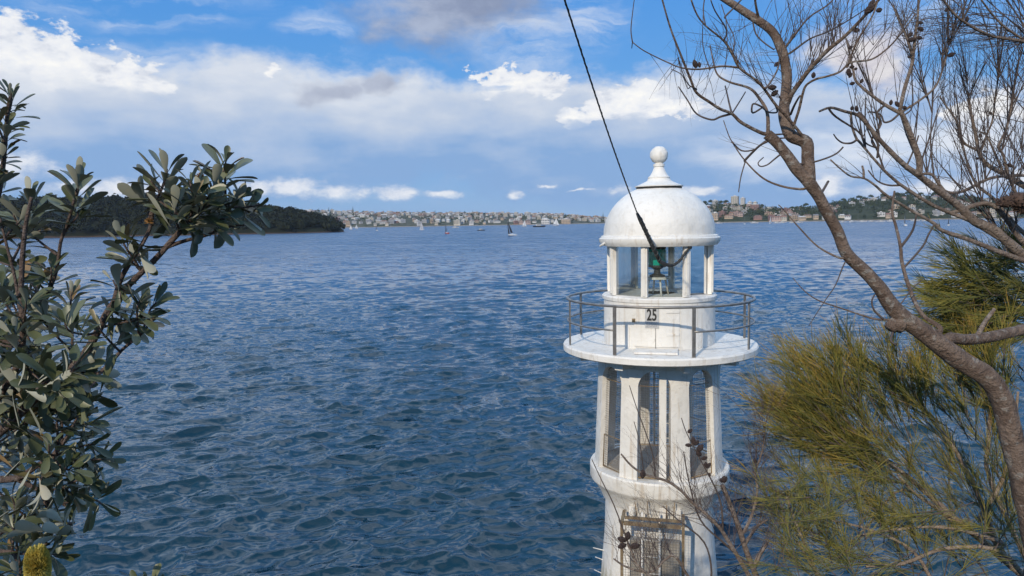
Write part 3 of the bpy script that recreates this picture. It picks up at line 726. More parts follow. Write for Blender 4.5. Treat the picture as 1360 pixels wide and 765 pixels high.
# ------------------------------------------------------------------ far shores
def interp(x, xs, ys): return float(np.interp(x, xs, ys))
def hill_material(name, c1, c2, rock_):
    def b(g, p, out):
        oc = g.node('ShaderNodeTexCoord').outputs['Object']; sz = g.node('ShaderNodeSeparateXYZ'); g.l.new(oc, sz.inputs[0])
        n = g.noise(oc, 0.05, 5, 0.6); c = g.mix(g.step(n, 0.35, 0.65), (*c1, 1), (*c2, 1))
        k = g.m('ADD', sz.outputs[2], g.m('MULTIPLY', n, 4.0)); c = g.mix(g.step(k, 4.2, 2.8), c, g.mix(g.noise(oc, .3, 3), (*rock_, 1), (rock_[0]*.45, rock_[1]*.42, rock_[2]*.4, 1)))
        g.put(p.inputs['Base Color'], c); p.inputs['Roughness'].default_value = 0.95; p.inputs['Specular IOR Level'].default_value = 0.1
    return mat(name, b)
class Hill:
    def __init__(s, name, xs, Ds, depth, ytop, c1, c2, rock_, back=1.5, amp=2.0, shape=0.75):
        s.xs, s.Ds, s.depth, s.ytop, s.amp, s.shape = xs, Ds, depth, ytop, amp, shape
        x0, x1 = xs[0], xs[-1]; nx = int((x1 - x0) / 4); ts = np.concatenate([np.linspace(-0.03, 1, 22), np.linspace(1.1, back, 6)])
        mb = MB(); vs = []; fs = []
        for t in ts:
            for j in range(nx + 1): vs.append(s.p(x0 + (x1 - x0) * j / nx, t))
        m = nx + 1
        for i in range(len(ts) - 1):
            for j in range(nx): fs.append((i*m+j, i*m+j+1, (i+1)*m+j+1, (i+1)*m+j))
        mb.add(vs, fs); o = mb.build(name, hill_material(name + '_cover', c1, c2, rock_)); tag(o, kind='structure')
    def p(s, px, t):
        D = interp(px, s.xs, s.Ds); Yr = D + s.depth; Y = D + s.depth * t
        ztop = at(px, interp(px, s.xs, s.ytop), Yr).z
        if t < 0: z = 60 * t
        elif t <= 1: z = 1.2 + (ztop - 1.2) * (t ** s.shape * (1 - .25 * t) / .75) if t > .03 else 1.2 * t / .03
        else: z = ztop - (ztop + 3) * ((t - 1) / 0.5) ** 1.3
        d = ray(px, 290); P = CAM + d * (Y / d.y)
        if 0 < t: z += s.amp * mnoise.noise(Vector((P.x * .012, P.y * .012, 3))) * min(1, t * 4)
        return Vector((P.x, P.y, z))
HEAD = Hill('headland', [-260, -80, 60, 200, 300, 380, 430, 448, 456], [800, 830, 850, 870, 890, 905, 930, 960, 985], 150,
            [274, 274, 269, 266, 273, 284, 294, 300, 305], (0.011, 0.014, 0.008), (0.015, 0.019, 0.010), (0.10, 0.070, 0.052), amp=3)
MID = Hill('far_middle_shore', [360, 420, 520, 640, 720, 800, 860, 960], [2500, 2450, 2350, 2300, 2300, 2350, 2400, 2450], 700,
           [281, 281, 284, 284.5, 285.5, 291, 293.5, 294], (0.045, 0.055, 0.030), (0.10, 0.10, 0.075), (0.36, 0.32, 0.27), amp=3)
RGT = Hill('far_right_shore', [880, 930, 980, 1040, 1080, 1130, 1200, 1280, 1340, 1400, 1560], [1800, 1750, 1700, 1650, 1620, 1600, 1560, 1520, 1500, 1500, 1500], 420,
           [282, 273, 273, 281, 276, 268, 262, 264, 270, 272, 276], (0.026, 0.036, 0.018), (0.050, 0.056, 0.030), (0.34, 0.29, 0.23), amp=3)
# a band of paler ground/wall right at each shoreline
# trees that read as one mass on each shore
def crown_into(mb, c, r, h, n, flat=0.25):
    ph = np.arccos(1 - rng.random(n) * 1.5); th = rng.random(n) * 2 * np.pi; rad = 0.72 + 0.33 * rng.random(n)
    lob = 1 + 0.25 * np.sin(th * 3 + c.x) * np.sin(ph * 2.3 + c.y)
    for a, b_, q, l in zip(th, ph, rad, lob):
        d = Vector((math.sin(b_) * math.cos(a), math.sin(b_) * math.sin(a), math.cos(b_)))
        p = c + Vector((d.x * r, d.y * r, d.z * h)) * q * l
        nrm = (d + Vector(rng.normal(size=3)) * 0.45).normalized(); x = nrm.orthogonal().normalized(); x = Matrix.Rotation(rng.random() * 6.28, 3, nrm) @ x; y = nrm.cross(x)
        s_ = r * (0.16 + 0.22 * rng.random())
        mb.add([p + x * s_, p + y * s_ * .8, p - x * s_ * .9, p - y * s_ * .7 + nrm * s_ * .2], [(0, 1, 2, 3)], 0, float(rng.random()))
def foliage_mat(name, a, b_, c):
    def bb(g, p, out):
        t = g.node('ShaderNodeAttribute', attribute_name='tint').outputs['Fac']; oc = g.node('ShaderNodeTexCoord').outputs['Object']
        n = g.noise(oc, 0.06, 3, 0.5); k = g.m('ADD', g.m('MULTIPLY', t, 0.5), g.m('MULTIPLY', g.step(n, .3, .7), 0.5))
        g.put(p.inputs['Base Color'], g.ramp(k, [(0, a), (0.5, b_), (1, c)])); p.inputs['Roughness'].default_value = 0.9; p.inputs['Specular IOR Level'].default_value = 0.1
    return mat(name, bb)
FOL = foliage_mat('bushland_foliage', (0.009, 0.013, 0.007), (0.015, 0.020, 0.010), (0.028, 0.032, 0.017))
FOL2 = foliage_mat('garden_foliage', (0.022, 0.034, 0.018), (0.040, 0.055, 0.026), (0.065, 0.080, 0.038))
def wood(name, hill, x0, x1, n, rmin, rmax, faces, tmin, m, lump):
    mb = MB()
    for i in range(n):
        px = random.uniform(x0, x1); t = tmin + (1.08 - tmin) * random.random() ** 0.9
        p = hill.p(px, t); r = random.uniform(rmin, rmax)
        if p.z < 1.0: continue
        crown_into(mb, p + Vector((0, 0, r * .5)), r, r * random.uniform(.7, lump), faces)
    o = mb.build(name, m, smooth=False); tag(o, kind='stuff'); return o
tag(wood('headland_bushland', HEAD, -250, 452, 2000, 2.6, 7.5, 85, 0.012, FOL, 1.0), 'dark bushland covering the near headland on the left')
tag(wood('middle_shore_greenery', MID, 370, 880, 330, 4.5, 8.5, 26, 0.02, FOL2, 1.0), 'green garden trees between the houses on the far middle shore')
tag(wood('right_shore_greenery', RGT, 925, 1420, 820, 4.0, 8.5, 36, 0.03, FOL2, 1.1), 'green garden trees between the houses on the far right hill')

# ------------------------------------------------------------------ houses
def flatmat(name, c, rough=0.8): return simple(name, c, tuple(x * .86 for x in c), .4, rough)
WALL = {'white': flatmat('white_render', (.58, .575, .56)), 'cream': flatmat('cream_render', (.50, .46, .38)), 'grey': flatmat('grey_render', (.42, .42, .42)), 'tan': flatmat('tan_render', (.44, .34, .24)), 'brick red': flatmat('red_brick', (.27, .15, .12)), 'pink': flatmat('pink_render', (.42, .31, .27))}
ROOF = {'terracotta': flatmat('terracotta_tiles', (.24, .125, .09)), 'grey': flatmat('slate_tiles', (.17, .17, .18)), 'brown': flatmat('brown_tiles', (.16, .105, .08)), 'pale': flatmat('pale_roof', (.55, .54, .52))}
WIN = simple('window_glass_dark', (.035, .045, .06), (.06, .075, .09), 2, .2)
def house_mesh(w, d, h, floors, kind, nw):
    mb = MB(); mb.box((-w/2, -d/2, -4), (w/2, d/2, h), 0)
    fh = h / floors
    for f in range(floors):
        for i in range(nw):
            x = -w/2 + w * (i + .5) / nw; ww = w / nw * .30
            mb.box((x - ww, -d/2 - .06, f*fh + fh*.3), (x + ww, -d/2 + .1, f*fh + fh*.78), 2)
            if i % 2 == 0: mb.box((w/2 - .1, -d/2 + d*(i+.3)/nw, f*fh + fh*.3), (w/2 + .06, -d/2 + d*(i+.75)/nw, f*fh + fh*.78), 2)
        if kind == 'flat': mb.box((-w/2 - .5, -d/2 - 1.1, f*fh + fh*.02), (w/2*.6, -d/2 - .07, f*fh + fh*.13), 0)
    if kind == 'hip':
        e = .6; rh = min(w, d) * .24; k = min(w, d) / 2
        vs = [(-w/2-e, -d/2-e, h), (w/2+e, -d/2-e, h), (w/2+e, d/2+e, h), (-w/2-e, d/2+e, h), (-w/2+k*.9, 0, h+rh), (w/2-k*.9, 0, h+rh)]
        mb.add(vs, [(0, 1, 5, 4), (1, 2, 5), (2, 3, 4, 5), (3, 0, 4), (3, 2, 1, 0)], 1); mb.box((w*.2, d*.1, h+.1), (w*.2+.9, d*.1+.9, h+rh+1), 0)
    elif kind == 'gable':
        e = .5; rh = d * .32
        vs = [(-w/2-e, -d/2-e, h), (w/2+e, -d/2-e, h), (w/2+e, d/2+e, h), (-w/2-e, d/2+e, h), (-w/2-e, 0, h+rh), (w/2+e, 0, h+rh)]
        mb.add(vs, [(0, 1, 5, 4), (2, 3, 4, 5), (1, 2, 5), (3, 0, 4), (3, 2, 1, 0)], 1)
    else:
        mb.box((-w/2-.25, -d/2-.25, h), (w/2+.25, d/2+.25, h+.6), 1); mb.box((-w*.15, -d*.1, h+.6), (w*.1, d*.25, h+2.4), 0)
    return mb
HT = {'low': (13, 10, 4.2, 1, 'hip', 3), 'two storey': (12, 10, 7.2, 2, 'hip', 3), 'gabled': (11, 9, 6.5, 2, 'gable', 3), 'flat roofed': (13, 11, 7.5, 2, 'flat', 3), 'three storey': (15, 12, 10.5, 3, 'flat', 4), 'long': (21, 10, 6.5, 2, 'hip', 5)}
HM = {}
def house_obj(t, wall, roof):
    k = (t, wall, roof)
    if k not in HM: HM[k] = house_mesh(*HT[t]).mesh('house', [WALL[wall], ROOF[roof], WIN], smooth=False)
    return bpy.data.objects.new('house', HM[k])
def place_house(hill, where, px, t, typ, wall, roof, sc=1.0):
    p = hill.p(px, t); o = house_obj(typ, wall, roof); COL.objects.link(o); o.location = p + Vector((0, 0, .4)); s = random.uniform(.85, 1.2) * sc; o.scale = (s * random.uniform(.85, 1.25), s, s * random.uniform(.9, 1.15))
    o.rotation_euler.z = -math.atan2(p.x, p.y) + random.uniform(-.55, .55)
    art = {'low': 'low single storey', 'two storey': 'two storey', 'gabled': 'gabled', 'flat roofed': 'flat roofed', 'three storey': 'three storey', 'long': 'long'}[typ]
    rf = {'terracotta': 'terracotta', 'grey': 'slate grey', 'brown': 'brown', 'pale': 'pale'}[roof]
    lab = f'{art} {wall} house with {rf} roof on the far {where}'
    tag(o, lab, 'house', lab.replace(' house ', ' houses ').replace(' roof ', ' roofs '))
WK, RK = list(WALL), list(ROOF)
def scatter(hill, where, x0, x1, rows, n, ww, rw, sc=1.0):
    placed = []
    for i in range(n):
        for _ in range(30):
            px = random.uniform(x0, x1); t = random.choice(rows) + random.uniform(-.035, .035); t = min(max(t, .035), 1.0)
            if all(abs(px - a) > 4.2 or abs(t - b) > .05 for a, b in placed): break
        placed.append((px, t))
        typ = random.choices(list(HT), (2, 4, 3, 3, 2 if t < .9 else 1, 2))[0]
        place_house(hill, where, px, t, typ, random.choices(WK, ww)[0], random.choices(RK, rw)[0], sc)
scatter(MID, 'middle shore', 405, 815, [.035, .1, .18, .28, .38, .5, .62], 176, (7, 4, 2, 1.6, .5, .7), (3, 2.5, 1.4, 2.4), .95)
scatter(RGT, 'right shore', 940, 1065, [.04, .12, .25, .4, .55, .72, .88], 48, (3, 4, 1.5, 3, 1.5, 1.5), (4, 1.5, 2, 1), .9)
scatter(RGT, 'right hillside', 1068, 1400, [.04, .1, .2, .35, .5, .7, .85], 74, (4, 3, 1.5, 2, 1, .5), (4, 1.5, 2, .8), .85)
# the several hundred more, farthest up the slope: one mass of roofs
def roofscape():
    mb = MB(); mats = [WALL['white'], ROOF['terracotta'], WIN, WALL['cream'], ROOF['grey'], WALL['tan'], ROOF['pale']]
    for i in range(330):
        px = random.uniform(402, 830); t = random.uniform(.6, 1.02); p = MID.p(px, t)
        k = random.choice(list(HT)); hm = house_mesh(*HT[k]); s = random.uniform(.75, 1.05); a = -math.atan2(p.x, p.y) + random.uniform(-.6, .6)
        mt = {0: random.choice((0, 0, 3, 5)), 1: random.choice((1, 1, 4, 6)), 2: 2}; Mx = Matrix.Translation(p + Vector((0, 0, .5))) @ Matrix.Rotation(a, 4, 'Z') @ Matrix.Diagonal((s, s, s, 1))
        o = len(mb.v); mb.v.extend(tuple(Mx @ Vector(v)) for v in hm.v); mb.f.extend(tuple(o + q for q in f) for f in hm.f); mb.mi.extend(mt[q] for q in hm.mi); mb.t.extend([0] * len(hm.v))
    tag(mb.build('distant_roofscape', mats, smooth=False), 'mass of pale houses and roofs along the crest of the far middle shore', kind='stuff')
roofscape()

# apartment blocks that stand out
def block(name, label, px, hill, t, w, d, h, floors, cols, wall, bal=True):
    p = hill.p(px, t); th = thing(name, label, 'apartment block', p, rz=-math.atan2(p.x, p.y) - .25)
    mb = MB(); mb.box((-w/2, -d/2, -4), (w/2, d/2, h)); mb.build('wall', WALL[wall], th, smooth=False)
    mb = MB(); mb.box((-w/2 - .3, -d/2 - .3, h), (w/2 + .3, d/2 + .3, h + .8)); mb.box((-w*.2, -d*.2, h + .8), (w*.15, d*.2, h + 3.2)); mb.build('roof', ROOF['pale'], th, smooth=False)
    wm = MB()
    fh = h / floors
    for f in range(floors):
        for i in range(cols):
            x = -w/2 + w * (i + .5) / cols; wm.box((x - w/cols*.32, -d/2 - .08, f*fh + fh*.3), (x + w/cols*.32, -d/2 + .1, f*fh + fh*.8))
            y = -d/2 + d * (i + .5) / cols; wm.box((w/2 - .1, y - d/cols*.3, f*fh + fh*.3), (w/2 + .08, y + d/cols*.3, f*fh + fh*.8))
    wm.build('windows', WIN, th, smooth=False)
    return th
block('apartment_tower', 'tall cream apartment tower on the far ridge right of the lighthouse dome', 976, RGT, .86, 19, 14, 27, 9, 4, 'cream')
block('apartment_tower', 'narrower pale apartment tower just right of the tall cream one', 986.5, RGT, .9, 11, 12, 24, 8, 3, 'white')
block('apartment_tower', 'short white apartment block with red brick houses below it', 996, RGT, .84, 11, 11, 16, 5, 3, 'white')
block('apartment_tower', 'short white apartment block on the ridge before the tree trunk', 1003, RGT, .9, 10, 11, 16, 5, 3, 'cream')
block('apartment_block', 'grey apartment block half hidden by trees on the far ridge', 950, RGT, .98, 16, 12, 15, 5, 4, 'grey')
block('apartment_block', 'red brick apartment block below the cream towers', 1003, RGT, .52, 20, 13, 16, 5, 5, 'brick red')
block('apartment_block', 'pink apartment block beside the red brick one', 995, RGT, .56, 12, 12, 15, 5, 3, 'pink')
block('apartment_block', 'orange tan waterfront block at the foot of the right shore', 950, RGT, .06, 16, 12, 14, 4, 4, 'tan')
block('boat_shed', 'large white waterfront building on the far middle shore', 725, MID, .03, 27, 16, 14, 2, 5, 'white')
block('apartment_block', 'long tan waterfront building left of the lighthouse dome', 752, MID, .03, 30, 14, 14, 3, 6, 'tan')
block('apartment_block', 'white apartment block standing alone among trees on the right hill', 1224, RGT, .55, 12, 11, 12, 4, 4, 'white')

# trees one can tell apart along the ridges
def norfolk(h):
    mb = MB(); mb.tube([(0, 0, -3), (0, 0, h)], [.35, .05], 5); tr = mb
    cr = MB(); z = h * .12
    while z < h * .97:
        r = (1 - z / h) ** .8 * h * .24 + .25; n = 7
        for k in range(n):
            a = 2*math.pi*(k + rng.random()*.4)/n + z; d = Vector((math.cos(a), math.sin(a), .12)); s = Vector((-math.sin(a), math.cos(a), 0)) * r * .28
            p = Vector((0, 0, z)); cr.add([p, p + d*r*.6 + s, p + d*r, p + d*r*.6 - s, p + d*r*.5 + Vector((0,0,r*.16))], [(0, 1, 4), (1, 2, 4), (2, 3, 4), (3, 0, 4)], 0, float(rng.random()))
        z += h * .055
    return tr, cr
PINE_T = simple('pine_trunk', (.10, .075, .055), (.07, .055, .04), 2, .9)
t_, c_ = norfolk(22)
def pine0():
    th = thing('pine_tree', 'x', 'tree', (0, 0, 0)); t_.build('trunk', PINE_T, th); c_.build('crown', FOL2, th, smooth=False); return th
pr = pine0(); first = True
PN = [(424, MID, .97, .9), (437, MID, .98, 1.0), (441, MID, .95, .85), (469, MID, .9, 1.25), (510, MID, .95, .7), (555, MID, 1., .7), (598, MID, .95, .7), (628, MID, 1., .9), (634, MID, 1., .7), (684, MID, .95, .7), (715, MID, .9, .7), (749, MID, .7, .8),
      (801, MID, .3, 1.35), (795, MID, .35, .7), (812, MID, .4, .8), (1016, RGT, .7, .85), (1042, RGT, .85, .7), (935, RGT, .9, .7), (1110, RGT, .9, .6), (1166, RGT, 1., .55)]
for px, hl, t, s in PN:
    o = pr if first else dup(pr); first = False
    o.location = hl.p(px, t); o.scale = (s, s, s); o.rotation_euler.z = random.random() * 6
    o['group'] = 'conical pines along the far ridges'
    o['label'] = {801: 'tall dark conical pine at the water end of the middle shore, beside the lighthouse dome', 469: 'tallest dark pine above the roofs of the far middle ridge', 1016: 'slim conical pine on the ridge right of the red brick block'}.get(px, 'small dark conical pine rising above roofs on the far middle ridge' if hl is MID else 'small dark conical pine among trees on the far right ridge')
def bigtree(): 
    th = thing('ridge_tree', 'x', 'tree', (0, 0, 0)); mb = MB(); mb.tube([(0, 0, -3), (.2, 0, 5)], [.6, .3], 6); mb.build('trunk', PINE_T, th)
    mb = MB()
    for k in range(6):
        a = k * 1.05; crown_into(mb, Vector((3.2 * math.cos(a) * (k > 0), 3.2 * math.sin(a) * (k > 0), 8 + 2.5 * random.random() + (2 if k == 0 else 0))), 3.6, 3.0, 70)
    mb.build('crown', FOL2, th, smooth=False); return th
bt = bigtree(); first = True
for px, t, s in [(936, .95, 1.1), (944, 1., 1.2), (957, .95, 1.1), (964, 1., 1.15), (968, .8, .8), (1012, .9, .9), (1029, .9, .8), (1052, .9, .9), (1070, 1., 1.1), (1120, 1., 1.0), (1140, 1., 1.1), (1156, 1., 1.0), (1172, 1., 1.1), (1190, 1., 1.0), (1205, 1., 1.15), (1222, 1., 1.0), (1240, 1., 1.1), (1262, 1., 1.0), (1290, 1., 1.0)]:
    o = bt if first else dup(bt); first = False
    o.location = RGT.p(px, t); o.scale = (s, s, s); o.rotation_euler.z = random.random() * 6; o['group'] = 'round trees on the ridge near the towers' if px < 1075 else 'round trees along the crest of the right hill'
    o['label'] = 'round dark tree on the ridge around the cream apartment towers' if px < 1075 else 'round dark tree on the crest of the right hill'
# a low sea wall line along each far shore
def seawall(name, hill, x0, x1, label):
    mb = MB(); xs = np.arange(x0, x1, 6.0); vs = []; 
    for x in xs:
        p = hill.p(x, 0.012); q = hill.p(x, 0.02); z = 1.3 + .7 * mnoise.noise(Vector((x * .2, 1, 1))); vs += [(p.x, p.y, -.5), (p.x, p.y, z), (q.x, q.y, z), (q.x, q.y, -.5)]
    mb.add(vs, [(4*i+k, 4*i+4+k, 4*i+5+k, 4*i+1+k) for i in range(len(xs)-1) for k in range(3)])
    tag(mb.build(name, simple('sandstone_wall', (.34, .31, .27), (.20, .18, .16), .08, .9), smooth=False), label, 'sea wall')
seawall('sea_wall', MID, 455, 815, 'low pale stone sea wall at the foot of the middle shore')
seawall('sea_wall', RGT, 940, 1400, 'low pale stone sea wall at the foot of the right shore')

# ------------------------------------------------------------------ boats
SAILC = {'white': simple('white_sailcloth', (.62, .62, .61), (.55, .55, .54), .5, .7), 'dark': simple('dark_sailcloth', (.028, .030, .036), (.045, .047, .055), .5, .6), 'grey': simple('grey_sailcloth', (.45, .46, .48), (.38, .39, .41), .5, .7)}
HULLC = {'white': simple('white_hull', (.60, .60, .59), (.52, .52, .51), .5, .35), 'dark': simple('dark_hull', (.03, .035, .05), (.05, .055, .07), .5, .35), 'red': simple('red_hull', (.45, .08, .05), (.38, .07, .05), .5, .35)}
MAST = simple('mast_alloy', (.35, .35, .36), (.25, .25, .26), 1, .4, metal=.5)
def hull_mb(L, B, H):
    mb = MB(); ns = 11; nc = 7; vs = []; fs = []
    for i in range(ns):
        u = i / (ns - 1); x = L * (u - .5); bw = B/2 * max(0.0, 1 - (abs(u - .42) / .58) ** 2.2) ** .8 if u > .42 else B/2 * (1 - .25 * ((.42 - u) / .42) ** 2)
        bw = max(bw, .02); sh = H * (1 + .25 * (u - .4) ** 2 * 4)
        for k in range(nc):
            a = math.pi * (k / (nc - 1)); vs.append((x, -bw * math.cos(a), sh - (sh + .35) * math.sin(a) ** .7))
    for i in range(ns - 1):
        for k in range(nc - 1): fs.append((i*nc+k, (i+1)*nc+k, (i+1)*nc+k+1, i*nc+k+1))
    for i in range(ns - 1): fs.append((i*nc, i*nc+nc-1, (i+1)*nc+nc-1, (i+1)*nc))
    fs.append(tuple(range(nc))); fs.append(tuple((ns-1)*nc+k for k in range(nc))[::-1]); mb.add(vs, fs); return mb
def sail_mb(A_, B_, C_, belly, side):
    "triangular sail tack A, clew B, head C with belly and a real thickness"
    mb = MB(); n = 8; A_, B_, C_ = Vector(A_), Vector(B_), Vector(C_); idx = {}; vs = []; fs = []
    nrm = (B_ - A_).cross(C_ - A_).normalized()
    for lay in (0, 1):
        for i in range(n + 1):
            for j in range(n + 1 - i):
                u, v = i / n, j / n; p = A_ + (B_ - A_) * u + (C_ - A_) * v; w = max(0, u * (1 - u - v)) * 4 * belly; p += nrm * (w * side + lay * .03)
                # roach on the leech
                idx[lay, i, j] = len(vs); vs.append(p)
    for lay in (0, 1):
        for i in range(n):
            for j in range(n - i):
                t = (idx[lay, i, j], idx[lay, i+1, j], idx[lay, i, j+1]); fs.append(t if lay else t[::-1])
                if i + j < n - 1: t = (idx[lay, i+1, j], idx[lay, i+1, j+1], idx[lay, i, j+1]); fs.append(t if lay else t[::-1])
    mb.add(vs, fs); return mb
def sailboat(label, px, py, mh, head, sail='white', hull='white', heel=0.0, jib=True, sails=True, jibc=None, group=None, L=None):
    p = on_water(px, py); p.z = 0.0
    L = L or mh * .72; th = thing('sailboat', label, 'sailboat', p, group, rz=head); th.rotation_euler.x = heel
    hull_mb(L, L * .3, L * .09).build('hull', HULLC[hull], th, auto=40)
    mb = MB(); mb.box((-L*.18, -L*.075, L*.07), (L*.12, L*.075, L*.135)); mb.build('cabin', HULLC['white'], th, smooth=False)
    mx = L * .08
    mb = MB(); mb.tube([(mx, 0, 0), (mx, 0, mh)], [.09, .05], 6); mb.build('mast', MAST, th)
    mb = MB(); mb.tube([(mx, 0, L * .2), (mx - L * .48, L * .1, L * .21)], .06, 5); mb.build('boom', MAST, th)
    if sails:
        sail_mb((mx - .05, 0, L * .22), (mx - L * .47, L * .1, L * .23), (mx - .05, 0, mh * .97), L * .05, -1).build('mainsail', SAILC[sail], th)
        if jib: sail_mb((L * .46, 0, L * .12), (mx + .1, L * .09, L * .16), (mx + .06, .02, mh * .82), L * .05, -1).build('jib', SAILC[jibc or sail], th)
    return th
sailboat('dark sailed sloop nearest the left headland on the blue water', 500.5, 306.5, 12.5, 2.0, 'dark', 'white', -.12)
sailboat('dark sailed boat with a red hull heeling midway across the harbour', 593.5, 310.5, 14, 1.9, 'dark', 'red', -.10)
sailboat('tall dark sailed boat heeling over, nearest of the boats left of the lighthouse', 680, 313, 13, 2.15, 'dark', 'white', -.30)
sailboat('small white sailed yacht left of two beside the headland tip', 466, 305, 9.5, .3)
sailboat('small white sailed yacht right of two beside the headland tip', 473.5, 304, 10.5, .5)
sailboat('grey sailed yacht before the middle shore between the dark sailed boats', 560.5, 305.5, 12.5, 2.6, 'grey', 'white', 0)
sailboat('white sailed yacht close under the middle shore', 696.5, 301, 14, .4)
sailboat('largest white sail close under the middle shore near the white waterfront building', 738.5, 299.6, 18, .15, L=15)
sailboat('white yacht with bare mast off the orange tan waterfront block', 989, 297.8, 13, 1.2, sails=False)
sailboat('white sailed yacht off the far shore left of the big tree trunk', 1023.5, 297, 13, .9)
sailboat('white yacht with dark mainsail seen through bare branches on the right', 1202, 300, 15, 1.2, 'dark', 'white', 0, jibc='white')
sailboat('dark twin sailed yacht seen through the branches far right', 1260, 299.5, 9.5, 1.0, 'dark', 'white', 0)
def motorboat(label, px, py, L, hull='white', head=0.2, group=None):
    p = on_water(px, py); p.z = 0; th = thing('motor_boat', label, 'motor boat', p, group, rz=head)
    hull_mb(L, L * .3, L * .10).build('hull', HULLC[hull], th, auto=40)
    mb = MB(); mb.box((-L*.25, -L*.10, L*.08), (L*.14, L*.10, L*.22)); mb.box((-L*.3, -L*.11, L*.222), (L*.12, L*.11, L*.24)); mb.build('cabin', HULLC['white'], th, smooth=False)
    mb = MB(); mb.box((-L*.2, -L*.102, L*.14), (L*.142, L*.102, L*.195)); mb.build('windscreen', WIN, th, smooth=False); return th
m1 = motorboat('dark motor boat crossing between the two heeling dark sailed boats', 639, 306.3, 9, 'dark', .15)
motorboat('long dark launch below the white waterfront building', 716, 301.5, 22, 'dark', .1)
motorboat('small white motor boat left of the dark one, below the middle shore', 605, 302.6, 13, 'white', .1)
base = motorboat('x', 1050, 295.5, 11, 'white', 0.3, 'white boats moored under the right shore')
MO = [(955, 296.6), (1002, 296.2), (1032, 296.2), (1040, 295.8), (1052, 295.9), (1062, 295.6), (1108, 295.2), (1120, 295.0), (1133, 294.8), (1146, 294.4), (1158, 294.3), (1171, 294.2), (1184, 293.9), (1216, 293.4), (1231, 293.4), (1284, 293.0), (1298, 292.6), (1306, 293.6), (1316, 292.4), (1327, 293.2), (1338, 292.0), (1349, 292.8)]
for i, (x, y) in enumerate(MO):
    o = base if i == 0 else dup(base); p = on_water(x, y + .35); p.z = 0; o.location = p; o.rotation_euler.z = random.uniform(-.5, .5); s = random.uniform(.8, 1.35); o.scale = (s, s, s)
    o['label'] = 'small white boat moored under the far right shore'
mb_ = sailboat('x', 1300, 293.5, 13, .3, sails=False, group='bare masted yachts moored under the right shore')
for i, (x, y) in enumerate([(1291, 293.2), (1312, 292.9), (1322, 292.6), (1333, 292.9), (1344, 292.2), (1353, 292.6), (1139, 294.6), (1166, 294.2)]):
    o = mb_ if i == 0 else dup(mb_); p = on_water(x, y + .35); p.z = 0; o.location = p; o.rotation_euler.z = random.uniform(-.6, .6)
    o['label'] = 'white yacht with bare mast moored under the far right shore'
# ------------------------------------------------------------------ bare she-oak in front, on the right
POOL = []                                       # (point, radius) of everything already grown on the current plant
def near(p, tol=9.0):
    "the grown point seen closest to p, if any is within tol photo pixels"
    d = (p - CAM).normalized(); best, bd = None, tol / FPX
    for q, r_ in POOL:
        e = (q - CAM).normalized(); a = (e - d).length - r_ / (q - CAM).length * .7
        if a < bd: best, bd = (q, r_), a
    return best
def traced(pts, Y0, Y1, w0, w1, sub=4, snap=True):
    "photo points -> a smooth limb in space running from distance Y0 to Y1, widths in photo pixels at its ends"
    n = len(pts); pts = [tuple(p) for p in pts]; root = None
    if snap and POOL:
        h = near(at(*pts[0], Y0), 18.0)
        if h: Y1 += h[0].y - Y0; Y0 = h[0].y; root = h[0]
        h2 = near(at(*pts[-1], Y1), 4.0)
        if h2: Y1 = h2[0].y
    L = [0.0]
    for i in range(1, n): L.append(L[-1] + math.hypot(pts[i][0] - pts[i-1][0], pts[i][1] - pts[i-1][1]))
    out = []
    for (x, y), l in zip(pts, L):
        t = l / L[-1]; Y = Y0 + (Y1 - Y0) * t; w = w0 + (w1 - w0) * t ** .8
        out.append((at(x, y, Y), max(.0011, w * Y / FPX / 2)))
    if root is not None and (root - out[0][0]).length > out[0][1]: out.insert(0, (root.copy(), out[0][1]))
    sp = catmull(out, sub); POOL.extend(sp); return sp
def poly(mb, sp, n=7, mi=0, wob=0.12, org=None):
    o = org or Vector((0, 0, 0)); mb.tube([p - o for p, _ in sp], [r_ for _, r_ in sp], n, mi, wob=wob)
def twig_into(mb, p, d, L, r, bend, depth, org, droop=0.0, side=0.6, seg=5):
    "a fine kinked twig with side twigs"
    d = Vector(d).normalized(); pts = [p - org]; q = Vector(p); rad = [r]; b = Vector((random.uniform(-1, 1), random.uniform(-1, 1), random.uniform(-1, 1))) * bend
    forks = []
    for i in range(seg):
        d = (d + b * (.5 / seg) + Vector((random.uniform(-1, 1), random.uniform(-1, 1), random.uniform(-1, 1))) * .07 - Vector((0, 0, droop / seg))).normalized()
        q = q + d * (L / seg); pts.append(q - org); rad.append(r * (1 - .75 * (i + 1) / seg))
        if depth and i < seg - 1 and random.random() < side: forks.append((q.copy(), d.copy(), r * (1 - .7 * i / seg)))
    mb.tube(pts, rad, 4 if r > .0025 else 3, cap=False)
    for fq, fd, fr in forks:
        x = fd.orthogonal().normalized(); x = Matrix.Rotation(random.random() * 6.28, 3, fd) @ x
        nd = fd * .85 + x * random.uniform(.35, .7); twig_into(mb, fq, nd, L * random.uniform(.35, .7), fr * .7, bend * .8, depth - 1, org, droop, side * .8, max(3, seg - 1))
def cone_mesh(L, r, spiky=.25):
    mb = MB(); n = 12; m = 9; vs = []; fs = []
    for i in range(m):
        u = i / (m - 1); rr = r * max(.08, math.sin(math.pi * min(1, u * .9 + .08)) ** .7)
        for k in range(n):
            a = 2 * math.pi * (k + .5 * (i % 2)) / n; q = rr * (1 + spiky * (1 if (k + i) % 2 else -1) * .5); vs.append((q * math.cos(a), q * math.sin(a), (u - .1) * L))
    for i in range(m - 1):
        for k in range(n): k2 = (k + 1) % n; fs.append((i*n+k, i*n+k2, (i+1)*n+k2, (i+1)*n+k))
    fs.append(tuple(range(n))[::-1]); fs.append(tuple((m-1)*n + k for k in range(n))); mb.add(vs, fs); return mb.mesh('cone', [MT['cone']], smooth=False)
